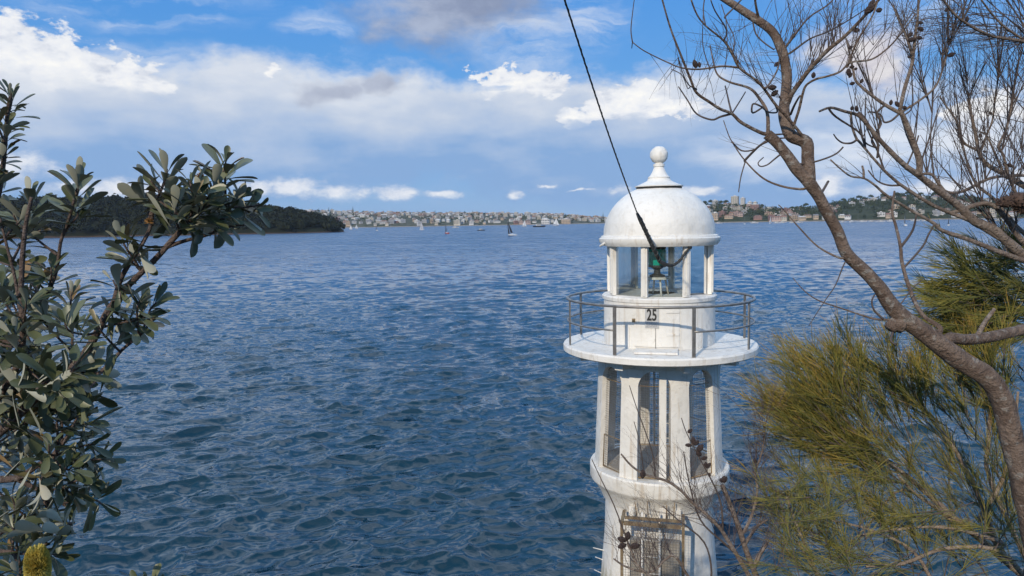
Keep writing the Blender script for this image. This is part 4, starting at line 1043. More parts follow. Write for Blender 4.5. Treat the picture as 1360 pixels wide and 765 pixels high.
CONES = [cone_mesh(.045, .013), cone_mesh(.036, .012), cone_mesh(.055, .016)]
def add_cone(parent, px, py, Y, d=(0, 0, 1), s=1.0, org=None):
    o = bpy.data.objects.new('cone', random.choice(CONES)); COL.objects.link(o); o.parent = parent
    p = at(px, py, Y); h = near(p, 40.0)
    if h:                                      # sit it on the twig it grows from
        q = h[0]; v = at(px, py, q.y) - q; d = (v.normalized() if v.length > 1e-4 else Vector((0, 0, 1))) * .8 + Vector(d) * .5
        p = q + v.normalized() * min(v.length, h[1] + .006) if v.length > 1e-4 else q
    o.location = p - org; s *= .66
    o.rotation_mode = 'QUATERNION'; o.rotation_quaternion = (Vector(d) + Vector((random.uniform(-.3, .3), random.uniform(-.3, .3), random.uniform(-.2, .2)))).to_track_quat('Z', 'Y'); o.scale = (s, s, s); return o

TY = 3.4
T1o = Vector((2.62, 3.45, ground_z(2.62, 3.45)))
T1 = thing('bare_tree', 'large leafless tree with thick curved trunk leaning in from the lower right', 'tree', T1o)
tr = [(T1o, .11), (T1o + Vector((-.02, -.02, .7)), .085), (at(1388, 800, 3.42), .066), (at(1374, 705, 3.42), .062)] + [(at(x, y, TY), w * (.75 if y > 430 else .64) * TY / FPX / 2) for x, y, w in
     ((1357, 635, 38), (1344, 584, 37), (1331, 533, 37), (1310, 500, 37), (1272, 476, 36), (1232, 445, 35), (1205, 426, 36), (1187, 410, 32), (1169, 383, 28), (1148, 360, 26), (1124, 336, 24), (1113, 309, 22), (1100, 285, 22), (1088, 262, 23), (1072, 238, 27))]
POOL.clear(); sp = catmull(tr, 6); POOL.extend(sp)
mb = MB(); poly(mb, sp, 16, org=T1o, wob=.10)
poly(mb, traced([(1196, 430), (1187, 431), (1181, 437)], TY - .02, TY - .03, 26, 15), 8, org=T1o)
mb.build('trunk', MT['bark_brown'], T1)
LIMBS = [  # (points, far-ness start, end, width start, width end)
 ([(1074, 240), (1059, 225), (1043, 203), (1030, 188), (1019, 178)], 0, .05, 20, 16),
 ([(1019, 178), (1010, 176), (985, 163), (972, 151), (957, 145), (943, 136), (925, 123), (917, 105), (903, 70), (890, 36), (878, -6)], .05, -.25, 10, 4),
 ([(1020, 180), (1019, 150), (1008, 130), (995, 117), (969, 109), (953, 99), (947, 80), (943, 60)], .05, .3, 11, 3),
 ([(1074, 240), (1073, 212), (1071, 190), (1052, 181), (1045, 168), (1041, 150), (1044, 120), (1045, 99), (1040, 73), (1031, 50), (1019, 36), (999, 22), (977, 8), (955, -6)], 0, .35, 22, 10),
 ([(1046, 138), (1052, 124), (1064, 107), (1078, 89), (1100, 66), (1120, 50), (1140, 30), (1158, 10), (1172, -6)], .1, -.3, 13, 7),
 ([(1071, 188), (1059, 172), (1045, 155), (1030, 139), (1009, 111), (983, 91), (973, 73), (961, 54), (937, 34), (925, 18), (916, -6)], .02, -.35, 9, 4),
 ([(1054, 168), (1061, 146), (1066, 125), (1071, 113), (1084, 105), (1100, 101), (1116, 95), (1130, 83), (1157, 79), (1179, 64), (1197, 44), (1216, 18)], .05, -.4, 8, 3),
 ([(1126, 88), (1132, 70), (1140, 52), (1150, 36), (1160, 18), (1168, -6)], -.15, -.35, 5.5, 4),
 ([(1260, 449), (1280, 451), (1300, 450), (1331, 444), (1362, 437), (1420, 425)], 0, .35, 17, 17),
 ([(1298, 447), (1308, 428), (1321, 410)], .15, .15, 8, 5),
 ([(1067, 251), (1041, 248), (1014, 237), (990, 214), (972, 188), (965, 172), (961, 160)], 0, .25, 6.5, 2.2),
 ([(982, 90), (959, 88), (929, 92), (905, 90), (887, 83), (870, 75), (853, 66), (840, 56)], -.2, -.35, 5.5, 2.6),
 ([(1249, 436), (1225, 418), (1209, 386), (1198, 349), (1196, 328), (1190, 301), (1185, 281), (1188, 254)], .02, .5, 8, 3),
 ([(1180, 425), (1159, 423), (1119, 410), (1087, 399), (1068, 386), (1053, 369)], -.05, .2, 6, 2.0),
 ([(1117, 343), (1087, 328), (1063, 304), (1042, 280), (1034, 272)], 0, .25, 6, 3),
 ([(1040, 68), (1060, 40), (1076, 22), (1100, 6), (1112, -8)], .2, .0, 5, 3.5),
 ([(1050, 70), (1075, 52), (1100, 42), (1125, 28), (1150, 12)], .2, .3, 5, 2.5),
 ([(1008, 26), (1004, 8), (1002, -8)], .3, .2, 7, 5),
 ([(1019, 115), (1031, 96), (1036, 80)], .15, .25, 5, 4),
 ([(1062, 128), (1055, 140), (1050, 152)], 0, 0, 5, 6)]
for pts, a, b, w0, w1 in LIMBS:
    w0 *= .88; w1 *= .85
    if w0 < 14 and pts[0][0] < 1240: w0 *= .58; w1 *= .60
    mb = MB(); poly(mb, traced(pts, TY + a, TY + a + (b - a), w0, w1, 5), 8, org=T1o, wob=.1); mb.build('limb', MT['bark_grey'] if w0 < 12 and pts[0][0] > 1250 else MT['bark_brown'], T1)
FINE = [([(972, 151), (957, 155), (945, 159), (925, 151), (913, 133), (901, 115)], 4, 1.6), ([(990, 214), (984, 235), (981, 255)], 2.2, 1.4), ([(990, 212), (1008, 194), (1019, 188)], 4, 3), ([(1037, 205), (1028, 212), (1019, 219), (1010, 221), (1007, 216), (1014, 209)], 3.2, 1.4),
 ([(1061, 218), (1081, 215), (1100, 209), (1112, 203), (1120, 195)], 3.4, 2.2), ([(1090, 257), (1095, 250), (1100, 241)], 4.5, 3.5), ([(1122, 349), (1110, 378), (1098, 396), (1086, 414), (1074, 433)], 2.2, 1.0),
 ([(1173, 424), (1161, 412), (1158, 400), (1162, 391)], 4, 2), ([(1186, 440), (1183, 452), (1190, 458)], 4, 2.5), ([(840, 56), (838, 40), (840, 18), (843, -5)], 2, 1), ([(840, 56), (839, 64)], 1.6, 1), ([(1019, 179), (1040, 178), (1048, 176)], 3, 2), ([(972, 188), (985, 200), (1003, 198), (1019, 186), (1045, 183)], 2.6, 2),
 ([(1198, 326), (1212, 306), (1217, 285)], 4.5, 2.5), ([(1202, 354), (1225, 328), (1233, 312), (1241, 298)], 3.5, 2.5), ([(1196, 404), (1210, 385), (1224, 372)], 2.2, 1.2), ([(972, 151), (969, 140), (965, 122), (963, 114)], 3.6, 1.8), ([(972, 151), (984, 132), (990, 122)], 2.6, 1.6),
 ([(925, 118), (914, 112), (905, 92), (901, 76)], 2.2, 1.2), ([(913, 117), (906, 100), (892, 92)], 1.6, 1.2), ([(1000, 150), (999, 140), (1003, 138), (1012, 142)], 3, 2.4), ([(1012, 142), (1021, 149), (1032, 149), (1030, 141)], 3, 2.2), ([(961, 54), (965, 40), (950, 15), (944, 0)], 2.6, 1.6), ([(973, 73), (975, 50), (966, 30), (958, 6)], 2, 1.3),
 ([(937, 34), (934, 15), (936, -4)], 2.2, 1.5), ([(943, 92), (937, 75), (933, 55), (934, 20)], 1.8, 1), ([(963, 22), (975, 10), (986, -2)], 3, 2), ([(964, 24), (966, 60), (963, 92)], 1.6, 1.0), ([(1000, 27), (1004, 45), (1014, 56), (1028, 66)], 2.6, 1.8)]
mb = MB()
for pts, w0, w1 in FINE: poly(mb, traced(pts, TY, TY + random.uniform(-.15, .15), w0 * .85, w1), 5, org=T1o, wob=.05)
# the haze of fine twigs rising from the upper limbs
random.seed(11)
def fan(mb, px, py, Y, n, ax, spread, L, r, org, depth=1, bend=.5, side=.5, droop=0.0):
    p = at(px, py, Y); h = near(p, 14.0)
    if h: p = h[0].copy()
    for _ in range(n):
        d = Vector((ax[0] + random.uniform(-spread, spread), random.uniform(-.4, .4), ax[1] + random.uniform(-spread, spread) * .7))
        twig_into(mb, (random.choice([q for q, _ in POOL if (q - p).length < .09] or [p])), d, L * random.uniform(.6, 1.2), r, bend, depth, org, droop, side)
for px, py, n, ax in ((1045, 95, 5, (.1, 1)), (1060, 112, 5, (.2, 1)), (1078, 89, 7, (.05, 1)), (1095, 70, 8, (0, 1)), (1110, 58, 7, (.1, 1)), (1000, 110, 4, (-.3, 1)), (985, 92, 4, (-.1, 1)), (1030, 50, 6, (.3, 1)), (1040, 75, 6, (.5, .9)), (1062, 40, 6, (0, 1)), (1130, 82, 4, (.3, 1)), (1150, 75, 4, (.5, 1)), (1180, 62, 4, (.4, 1)), (1045, 120, 6, (-.7, .6)), (1020, 115, 4, (-.5, .7)), (1090, 60, 5, (.2, 1)), (1120, 48, 4, (0, 1)), (1070, 100, 5, (.5, .8))):
    fan(mb, px, py, TY + .1, n, ax, .35, .27, .0022, T1o, 1, .4)
for px, py, n, ax in ((959, 88, 3, (-.2, -1)), (925, 100, 3, (.3, .8)), (903, 70, 3, (.2, -1)), (930, 120, 3, (.3, .9)), (1000, 145, 3, (.6, .5)), (943, 136, 2, (.2, .9)), (870, 75, 2, (.5, -.8)), (895, 60, 2, (-.8, -.6)), (960, 55, 4, (-.6, .1)), (975, 78, 4, (-.5, .3)), (1040, 73, 4, (-.9, .0)), (1010, 30, 3, (-.8, -.3)), (990, 18, 3, (.3, -1)), (1030, 180, 2, (-.8, .4))):
    fan(mb, px, py, TY, n, ax, .4, .22, .0015, T1o, 1, .6)
tag(mb.build('twigs', MT['twig_dark'], T1), kind='stuff')
for px, py, d, s in ((925, 88, (-.9, 0, .4), 1.0), (929, 87, (.5, 0, .6), .8), (1024, 118, (-.3, 0, 1), 1.1), (1030, 124, (.6, 0, .6), 1), (1134, 40, (.3, 0, 1), 1.3), (1160, 8, (.4, 0, 1), 1.6), (1156, 12, (.1, 0, 1), 1.3), (1171, 16, (0, 0, 1), 1.2), (1126, 62, (-.1, 0, -1), .8), (1136, 93, (.2, 0, 1), .9), (1131, 100, (-.3, 0, -1), 1.1), (1080, 103, (.5, 0, .4), 1.1), (1186, 436, (-.5, 0, -.8), 1.0), (1034, 83, (.2, 0, -1), .8)):
    add_cone(T1, px, py, TY - .02, d, s, T1o)

# ------------------------------------------------------------------ the second bare tree, behind it on the right
random.seed(21)
T2Y = 4.2; T2o = Vector((3.75, 4.25, ground_z(3.75, 4.25)))
T2 = thing('bare_tree', 'many stemmed leafless tree at the right edge with pale upswept branches and small dark cones', 'tree', T2o)
POOL.clear(); sp = catmull([(T2o, .13), (T2o + Vector((-.05, 0, 1.0)), .11), (at(1475, 470, T2Y), .095), (at(1425, 385, T2Y), .085), (at(1392, 355, T2Y), .07)], 5); POOL.extend(sp)
mb = MB(); poly(mb, sp, 10, org=T2o); mb.build('trunk', MT['bark_grey'], T2)
L2 = [([(1394, 356), (1360, 340), (1339, 322), (1318, 304), (1294, 294), (1274, 274), (1245, 252), (1219, 232), (1201, 219), (1174, 192), (1157, 172), (1141, 154), (1122, 148), (1103, 143), (1088, 148)], 0, -.3, 24, 4),
 ([(1220, 234), (1221, 214), (1210, 181), (1200, 156), (1195, 147)], -.2, -.25, 12, 10), ([(1195, 148), (1201, 119), (1211, 85), (1215, 52), (1219, 20), (1220, -8)], -.25, -.4, 8, 4),
 ([(1195, 150), (1182, 143), (1169, 135), (1152, 122), (1144, 115), (1136, 106), (1133, 92), (1128, 70), (1124, 52)], -.25, -.2, 7.5, 3), ([(1197, 149), (1208, 142), (1219, 135), (1241, 117), (1251, 95), (1257, 74), (1261, 50)], -.25, -.1, 5.5, 2.4), ([(1211, 72), (1207, 60), (1204, 50), (1195, 30), (1186, 8)], -.3, -.35, 4.5, 2.4),
 ([(1330, 318), (1300, 300), (1284, 291), (1263, 283), (1242, 274), (1223, 263), (1197, 246), (1186, 237), (1174, 226), (1158, 208), (1143, 190), (1137, 183), (1131, 165), (1130, 148)], -.05, -.25, 9, 4.0), ([(1263, 283), (1276, 279), (1290, 274), (1308, 270), (1321, 274), (1330, 283), (1339, 294), (1356, 318), (1384, 346)], -.15, -.1, 7, 12),
 ([(1402, 360), (1360, 346), (1331, 336), (1291, 320), (1251, 306), (1241, 297), (1206, 277), (1177, 259), (1162, 246), (1148, 237), (1130, 234), (1116, 224), (1103, 212)], .1, -.2, 13, 2.6), ([(1147, 237), (1147, 228), (1145, 220)], -.1, -.1, 5, 4),
 ([(1430, 290), (1395, 266), (1360, 248), (1334, 232), (1312, 219), (1301, 205), (1297, 185), (1290, 152), (1286, 130)], .3, .2, 13, 5), ([(1334, 234), (1322, 205), (1310, 180), (1300, 175)], .2, .2, 5, 3), ([(1300, 200), (1283, 192), (1275, 180), (1270, 160), (1256, 140), (1248, 128)], .2, .1, 5, 2.5), ([(1301, 205), (1311, 178), (1318, 160), (1322, 130), (1326, 104)], .25, .2, 5, 2.2),
 ([(1400, 238), (1360, 233), (1323, 235), (1305, 241), (1297, 245), (1279, 254), (1262, 256), (1240, 248), (1222, 236)], .25, -.15, 6.5, 5), ([(1274, 274), (1258, 258), (1248, 246), (1238, 232), (1225, 231)], -.1, -.15, 8, 5),
 ([(1380, 330), (1350, 300), (1330, 276), (1318, 262), (1300, 248), (1290, 232), (1283, 210), (1278, 190), (1274, 182)], .2, .05, 9, 3.4), ([(1400, 330), (1376, 300), (1352, 262), (1340, 235), (1332, 205), (1326, 195), (1336, 172), (1342, 150), (1345, 120)], .35, .3, 9, 2.4),
 ([(1420, 70), (1360, 55), (1318, 48), (1285, 32), (1265, 16), (1249, -6)], .0, -.3, 8, 4), ([(1410, 80), (1352, 48), (1324, 26), (1299, -6)], .1, -.1, 6, 3), ([(1400, 330), (1412, 250), (1416, 150), (1420, 70)], .15, .05, 22, 12)]
for pts, a, b, w0, w1 in L2:
    w0 *= .72; w1 *= .68
    mb = MB(); poly(mb, traced(pts, T2Y + a, T2Y + b, w0, w1), 8, org=T2o, wob=.1); mb.build('limb', MT['bark_grey'], T2)
mb = MB()
F2 = [([(1165, 150), (1170, 165), (1158, 185), (1164, 196), (1168, 192)], 3, 3), ([(1174, 226), (1165, 200), (1150, 165), (1150, 130)], 3, 1.6), ([(1131, 190), (1120, 190), (1112, 185), (1107, 178)], 3, 1.6), ([(1197, 246), (1180, 246), (1165, 240), (1153, 226)], 3, 1.6), ([(1141, 150), (1150, 160), (1160, 180), (1166, 192), (1165, 210)], 4, 3), ([(1189, 156), (1182, 161), (1174, 162), (1170, 153), (1160, 149), (1152, 149)], 3, 2),
      ([(1219, 228), (1232, 190), (1240, 165), (1248, 140)], 3, 1.4), ([(1240, 232), (1236, 190), (1238, 150), (1240, 120)], 2.5, 1.2), ([(1205, 218), (1215, 195), (1220, 180)], 2.5, 2), ([(1100, 143), (1110, 155), (1140, 175), (1150, 190), (1162, 196)], 3, 2), ([(1202, 152), (1212, 140), (1211, 100), (1214, 80)], 2, 1.4)]
for pts, w0, w1 in F2: poly(mb, traced(pts, T2Y - .2, T2Y - .15, w0, w1), 5, org=T2o, wob=.05)
for px, py, n, ax, L in ((1290, 150, 6, (-.1, 1), .42), (1297, 183, 6, (0, 1), .45), (1288, 130, 7, (0, 1), .4), (1285, 110, 7, (0, 1), .35), (1310, 178, 5, (.2, 1), .4), (1326, 130, 6, (.1, 1), .4), (1275, 180, 5, (-.3, 1), .4), (1256, 140, 5, (-.1, 1), .32), (1338, 160, 5, (.1, 1), .4), (1340, 235, 5, (.2, 1), .45), (1322, 205, 4, (.1, 1), .4), (1283, 200, 4, (-.5, .9), .4), (1300, 248, 4, (-.2, 1), .4), (1252, 95, 5, (.1, 1), .26), (1350, 262, 5, (.2, 1), .45),
                          (1241, 117, 4, (.4, 1), .26), (1215, 60, 3, (.2, 1), .2), (1200, 40, 3, (-.1, 1), .2), (1245, 252, 4, (.2, 1), .35), (1223, 262, 3, (-.3, 1), .3), (1270, 280, 4, (.1, 1), .3), (1180, 250, 3, (-.4, .8), .22), (1330, 330, 4, (.1, 1), .4), (1150, 238, 2, (-.6, .6), .2), (1357, 200, 6, (0, 1), .4), (1360, 120, 6, (-.2, 1), .4)):
    fan(mb, px, py, T2Y + .1, n, ax, .33, L, .0024, T2o, 2, .35, .5)
for px, py in ((1350, 52), (1335, 48), (1318, 45), (1300, 38), (1285, 30), (1268, 18), (1340, 40), (1324, 26), (1310, 10), (1355, 60), (1345, 20), (1360, 35)):
    fan(mb, px, py, T2Y - .1, 5, (-1, -.05), .35, .42, .0020, T2o, 1, .3, .5)
for px, py in ((1215, 95), (1200, 110), (1210, 60), (1250, 60), (1235, 30), (1190, 25), (1175, 40), (1160, 60)):
    fan(mb, px, py, T2Y - .2, 3, (.0, 1), .6, .25, .0018, T2o, 1, .4, .5)
random.seed(77)
for px, py in ((1300, 120), (1320, 90), (1345, 140), (1270, 100), (1255, 60), (1230, 80), (1280, 60), (1240, 150), (1262, 200), (1310, 240), (1335, 200), (1355, 170), (1290, 20), (1340, 90), (1225, 120), (1170, 120), (1180, 180), (1210, 200), (1150, 200), (1320, 280), (1300, 262), (1350, 300), (1230, 230)):
    q = near(at(px, py, T2Y), 60.0)
    if q:
        for _ in range(3): twig_into(mb, q[0], (random.uniform(-.5, .5), random.uniform(-.3, .3), 1), random.uniform(.3, .6), .0038, .6, 2, T2o, -.15, .6, 6)
for px, py in ((1330, 310), (1390, 260), (1395, 200), (1380, 120), (1370, 90)):
    q = near(at(px, py, T2Y), 80.0)
    if q:
        for _ in range(5): twig_into(mb, q[0], (random.uniform(-1, .1), random.uniform(-.3, .3), .8), random.uniform(.5, .8), .0050, .5, 3, T2o, -.1, .6, 7)
tag(mb.build('twigs', MT['twig_dark'], T2), kind='stuff')
for px, py, d, s in ((1221, 31, (.5, 0, 1), 1), (1222, 38, (1, 0, .2), 1), (1221, 48, (.6, 0, -.6), .9), (1208, 47, (.7, 0, .7), 1.2), (1206, 54, (0, 0, 1), 1.1), (1209, 76, (-.6, 0, .2), .8), (1135, 92, (0, 0, 1), .9), (1130, 98, (0, 0, -1), 1), (1143, 110, (.4, 0, .9), 1.1), (1116, 121, (-.4, 0, .6), 1), (1183, 139, (.2, 0, 1), 1), (1194, 141, (-.7, 0, .7), 1.2), (1199, 143, (.7, 0, .6), 1.1), (1256, 14, (.5, 0, .3), 1), (1284, 28, (0, 0, 1), .9), (1285, 76, (.3, 0, .6), 1.1), (1317, 152, (.2, 0, 1), .9), (1301, 178, (.1, 0, 1), .8), (1309, 202, (1, 0, 0), .9), (1305, 188, (.6, 0, .4), .8), (1295, 212, (-1, 0, .1), .9), (1346, 232, (0, 0, 1), .9), (1357, 212, (0, 0, -1), .9), (1131, 146, (0, 0, 1), 1), (1137, 146, (.2, 0, 1), .9), (1160, 176, (0, 0, 1), .8)):
    add_cone(T2, px, py, T2Y - .27, d, s, T2o)
# a heavy old seed head among its branches
mb = MB()
for cx, cy, rr in ((1352, 266, .062), (1336, 268, .045), (1362, 276, .05), (1372, 262, .06)):
    c = at(cx, cy, T2Y - .2) - T2o
    for k in range(170):
        d = Vector(rng.normal(size=3)).normalized(); x = d.orthogonal().normalized(); p = c + Vector((d.x * 1.25, d.y, d.z * .8)) * rr * .8
        mb.add([p + x * .005, p - x * .005, p + d * rr * (.25 + .2 * rng.random())], [(0, 1, 2)])
    ii = MB(); ii.lathe([(rr * .85 * math.sin(t), -rr * .7 * math.cos(t)) for t in np.linspace(.05, 3.09, 9)], 12); mb.add([Vector(v) + c for v in ii.v], ii.f)
mb.build('seed_head', simple('old_seed_head', (.085, .052, .038), (.05, .03, .022), 40, .9), T2, smooth=False)

# ------------------------------------------------------------------ green she-oak shrubs (needle foliage)
def needles_into(mb, p, d, L, r, tint, droop, org):
    d = Vector(d).normalized(); b = Vector((random.uniform(-1, 1), random.uniform(-1, 1), random.uniform(-1, 1))) * .16; pts = []; q = Vector(p)
    for i in range(4):
        pts.append(q - org); d = (d + b * .5 - Vector((0, 0, droop * .33))).normalized(); q = q + d * (L / 3)
    mb.tube(pts, [r, r, r * .9, r * .4], 3, tint=[tint * .55, tint * .85, tint, min(1, tint * 1.25)], cap=False)
def spray(nb, tb, p0, d, L, n, nl, org, droop=.25, tint=(.2, .9), open_=.36, r=.0015):
    "a shoot carrying needle-like branchlets swept forward along it"
    d = Vector(d).normalized(); b = Vector((random.uniform(-1, 1), random.uniform(-1, 1), random.uniform(-.3, 1))) * .25; q = Vector(p0); pts = [q.copy()]
    ds = [d.copy()]
    for i in range(6):
        d = (d + b / 6).normalized(); q = q + d * (L / 6); pts.append(q.copy()); ds.append(d.copy())
    tb.tube([x - org for x in pts], [.0032 * (1 - .12 * i) for i in range(7)], 4, cap=False)
    for k in range(n):
        u = (random.random() ** .75) * 6; i = min(5, int(u)); p = pts[i].lerp(pts[i+1], u - i); dd = ds[i]
        x = dd.orthogonal().normalized(); x = Matrix.Rotation(random.random() * 6.28, 3, dd) @ x
        t = tint[0] + (tint[1] - tint[0]) * (random.random() * .6 + .4 * u / 6)
        needles_into(nb, p, dd + x * random.uniform(.12, open_ * 1.5), nl * random.uniform(.6, 1.25), r * random.uniform(.75, 1.25), t, droop * random.uniform(-.3, 1), org)
def leafy(name, label, root, stems, sprays, Y, bark_='bark_pale', tint=(.1, .9), r=.0015):
    POOL.clear()
    o = thing(name, label, 'shrub', root); org = Vector(root)
    for pts, a, b, w0, w1 in stems:
        sp = traced(pts, Y + a, Y + b, w0, w1)
        mb = MB(); poly(mb, sp, 7, org=org, wob=.1); mb.build('stem', MT[bark_], o)
    nb, tb = MB(), MB()
    for (x, y, dx, dz, L, n, nl, dp) in sprays:
        YY = Y + random.uniform(-.28, .28)
        spray(nb, tb, at(x, y, YY), (dx + random.uniform(-.15, .15), random.uniform(-.35, .35), dz + random.uniform(-.15, .15)), L * YY / FPX, n, nl * YY / FPX, org, dp, tint, r=r)
    tag(nb.build('needles', MT['needle'], o), kind='stuff'); tag(tb.build('shoots', MT['twig'], o), kind='stuff'); return o, org
random.seed(31)
SY = 4.3
# B1: tuft at the right edge above the limb
sp1 = []
for i in range(110):
    a = random.uniform(-.35, 1.0); x = random.uniform(1285, 1400); y = 440 - (x - 1270) * .30 + random.uniform(-70, 25)
    sp1.append((x, y, -math.cos(a), math.sin(a) * .85, random.uniform(45, 85), 40, random.uniform(24, 40), .12))
for i in range(40): sp1.append((random.uniform(1300, 1400), random.uniform(410, 450), -.9, random.uniform(-.35, .1), random.uniform(40, 70), 34, 32, .15))
r1 = Vector((3.9, 4.75, ground_z(3.9, 4.75)))
leafy('she_oak', 'dense green needle foliage at the right edge above the pale side limb', r1, [([(1560, 800), (1500, 640), (1440, 520), (1385, 462), (1330, 430)], .25, .3, 30, 6), ([(1420, 500), (1360, 400), (1330, 360)], .3, .3, 10, 3)], sp1, 4.6, 'bark_grey', (0.0, .75), .0017)
# B2: the big brush of needles right of the lighthouse
sp2 = []
for i in range(105):      # left lobe: swept up and left from (1190,625)
    t = random.random(); x = 1205 - 130 * t + random.uniform(-18, 18); y = 632 - 62 * t + random.uniform(-30, 30)
    a = random.uniform(.15, 1.05); sp2.append((x, y, -math.cos(a), math.sin(a), random.uniform(60, 100), 34, random.uniform(30, 50), .05))
for i in range(150):      # upper lobe along the top: upright brushes left and right of the trunk
    x = random.uniform(1110, 1370); y = 575 + random.uniform(-70, 25) - (x - 1110) * .04
    a = random.uniform(.55, 1.45); sp2.append((x, y, -math.cos(a) * .9, math.sin(a), random.uniform(50, 95), 32, random.uniform(28, 46), .0))
for i in range(36): sp2.append((random.uniform(1060, 1150), random.uniform(500, 580), -.75, random.uniform(.5, 1.0), random.uniform(40, 75), 26, 36, .0))
for i in range(110):
    x = random.uniform(1040, 1375); a = random.uniform(.5, 1.5); sp2.append((x, random.uniform(620, 770), -math.cos(a), math.sin(a), random.uniform(50, 85), 22, random.uniform(28, 46), .1))
r2 = Vector((2.9, 4.6, ground_z(2.9, 4.6)))
s2 = [([(1440, 900), (1380, 790), (1330, 740), (1270, 690), (1225, 650), (1190, 622), (1130, 590), (1060, 555)], .1, -.1, 16, 3), ([(1330, 740), (1300, 660), (1270, 600), (1235, 555), (1200, 500)], .1, .1, 9, 2.5), ([(1270, 690), (1240, 672), (1215, 655), (1192, 630)], 0, -.1, 7, 3), ([(1390, 800), (1316, 640), (1313, 590), (1316, 540)], .15, .15, 8, 5), ([(1300, 690), (1330, 640), (1345, 590), (1352, 520)], .1, .2, 8, 3), ([(1262, 690), (1200, 650), (1160, 690), (1130, 720)], 0, 0, 5, 2)]
leafy('she_oak', 'large olive green needle shrub with orange tips filling the lower right, swept towards the lighthouse', r2, s2, sp2, SY, 'bark_pale', (.05, 1.0), .0014)
# B3: lower drooping thinner growth
sp3 = []
for i in range(85):
    x = random.uniform(1010, 1375); y = random.uniform(645, 790)
    a = random.uniform(-.5, 1.5); sgn = -1 if random.random() < .65 else 1
    sp3.append((x, y, sgn * math.cos(a), math.sin(a), random.uniform(45, 85), 20, random.uniform(30, 52), .45))
for i in range(22): sp3.append((random.uniform(1040, 1160), random.uniform(690, 790), random.uniform(-.8, .3), random.uniform(.2, 1), random.uniform(50, 90), 24, 46, .35))
r3 = Vector((1.95, 4.0, ground_z(1.95, 4.0)))
s3 = [([(1290, 900), (1250, 800), (1215, 735), (1160, 705), (1100, 690)], 0, .1, 9, 2.5), ([(1400, 850), (1340, 740), (1260, 728), (1200, 748), (1150, 752)], .1, 0, 9, 4), ([(1250, 800), (1110, 790), (1075, 735), (1055, 690), (1045, 660)], 0, 0, 8, 3), ([(1330, 720), (1250, 700), (1170, 706), (1140, 712)], .1, .1, 6, 2.5), ([(1130, 800), (1085, 760), (1060, 720)], 0, 0, 8, 3)]
leafy('she_oak', 'thin drooping green needle shrub along the bottom right with pale dead stems', r3, s3, sp3, 3.95, 'bark_pale', (0.15, .85), .0012)

# ------------------------------------------------------------------ bare twiggy shrub with cones before the lighthouse base
random.seed(41)
BY = 4.0; To = Vector((1.35, 4.1, ground_z(1.35, 4.1)))
TB = thing('bare_shrub', 'leafless twiggy shrub with clusters of dark cones in front of the lighthouse base', 'shrub', To)
LB3 = [([(1060, 900), (1020, 800), (1000, 755), (988, 722), (981, 700), (974, 681), (966, 660), (959, 644)], 0, 0, 12, 6), ([(1010, 790), (981, 741), (962, 710), (955, 700), (937, 682), (918, 666), (905, 652), (888, 640), (870, 634), (854, 629), (838, 618), (825, 603)], 0, -.1, 8, 2.6),
       ([(988, 706), (1000, 680), (1006, 650), (1003, 629), (1012, 600), (1016, 570)], 0, .1, 5, 2), ([(1002, 752), (1008, 738), (1018, 722)], 0, .05, 7, 5), ([(990, 722), (1005, 700), (1020, 690)], 0, .05, 5, 3), ([(1040, 830), (930, 780), (899, 741), (885, 742), (870, 757), (855, 760), (830, 752), (815, 742)], 0, -.1, 7, 2.5), ([(900, 790), (851, 755), (840, 735), (833, 722)], -.1, -.1, 5, 3),
       ([(960, 700), (955, 660), (930, 610), (912, 575), (905, 555)], .0, -.05, 3, 1.2), ([(870, 634), (866, 600), (845, 540), (836, 512)], -.05, -.1, 2.4, 1), ([(855, 630), (850, 590), (842, 560)], -.05, -.05, 2, 1), ([(833, 718), (815, 670), (800, 640), (786, 610)], -.1, -.1, 2.4, 1.2), ([(842, 740), (826, 700), (822, 690)], -.1, -.1, 3, 2), ([(1000, 755), (960, 720), (930, 690), (915, 640), (908, 600)], 0, 0, 4, 1.4), ([(940, 800), (945, 760), (935, 720), (900, 690), (880, 672)], -.05, -.1, 4, 1.4)]
POOL.clear()
for pts, a, b, w0, w1 in LB3:
    mb = MB(); poly(mb, traced(pts, BY + a, BY + b, w0, w1), 6, org=To, wob=.1); mb.build('stem', MT['bark_grey'] if w0 > 4 else MT['twig_dark'], TB)
mb = MB()
for px, py, n, ax in ((1016, 580, 4, (.1, 1)), (1003, 629, 4, (.2, 1)), (1012, 600, 4, (-.3, 1)), (974, 681, 3, (-.5, .8)), (955, 700, 4, (-.6, .8)), (918, 666, 4, (-.2, 1)), (888, 640, 3, (-.3, 1)), (985, 720, 3, (.4, 1)), (1018, 722, 4, (.4, 1)), (930, 690, 3, (-.8, .5)), (899, 741, 3, (-.5, .8)), (850, 755, 3, (-.6, .7)), (870, 757, 3, (.1, 1)), (1000, 755, 4, (.7, .7)), (960, 720, 3, (-.2, 1)), (860, 760, 4, (-.2, 1)), (880, 750, 4, (.1, 1)), (920, 670, 4, (.2, 1)), (940, 690, 4, (.1, 1)), (1016, 570, 5, (-.1, 1)), (1006, 650, 5, (.3, 1)), (995, 690, 5, (.1, 1)), (830, 752, 3, (-.1, 1)), (1030, 760, 4, (.2, 1)), (1000, 690, 3, (.6, 1))):
    fan(mb, px, py, BY, n + 2, ax, .5, .36, .0020, To, 2, .5, .6)
tag(mb.build('twigs', MT['twig'], TB), kind='stuff')
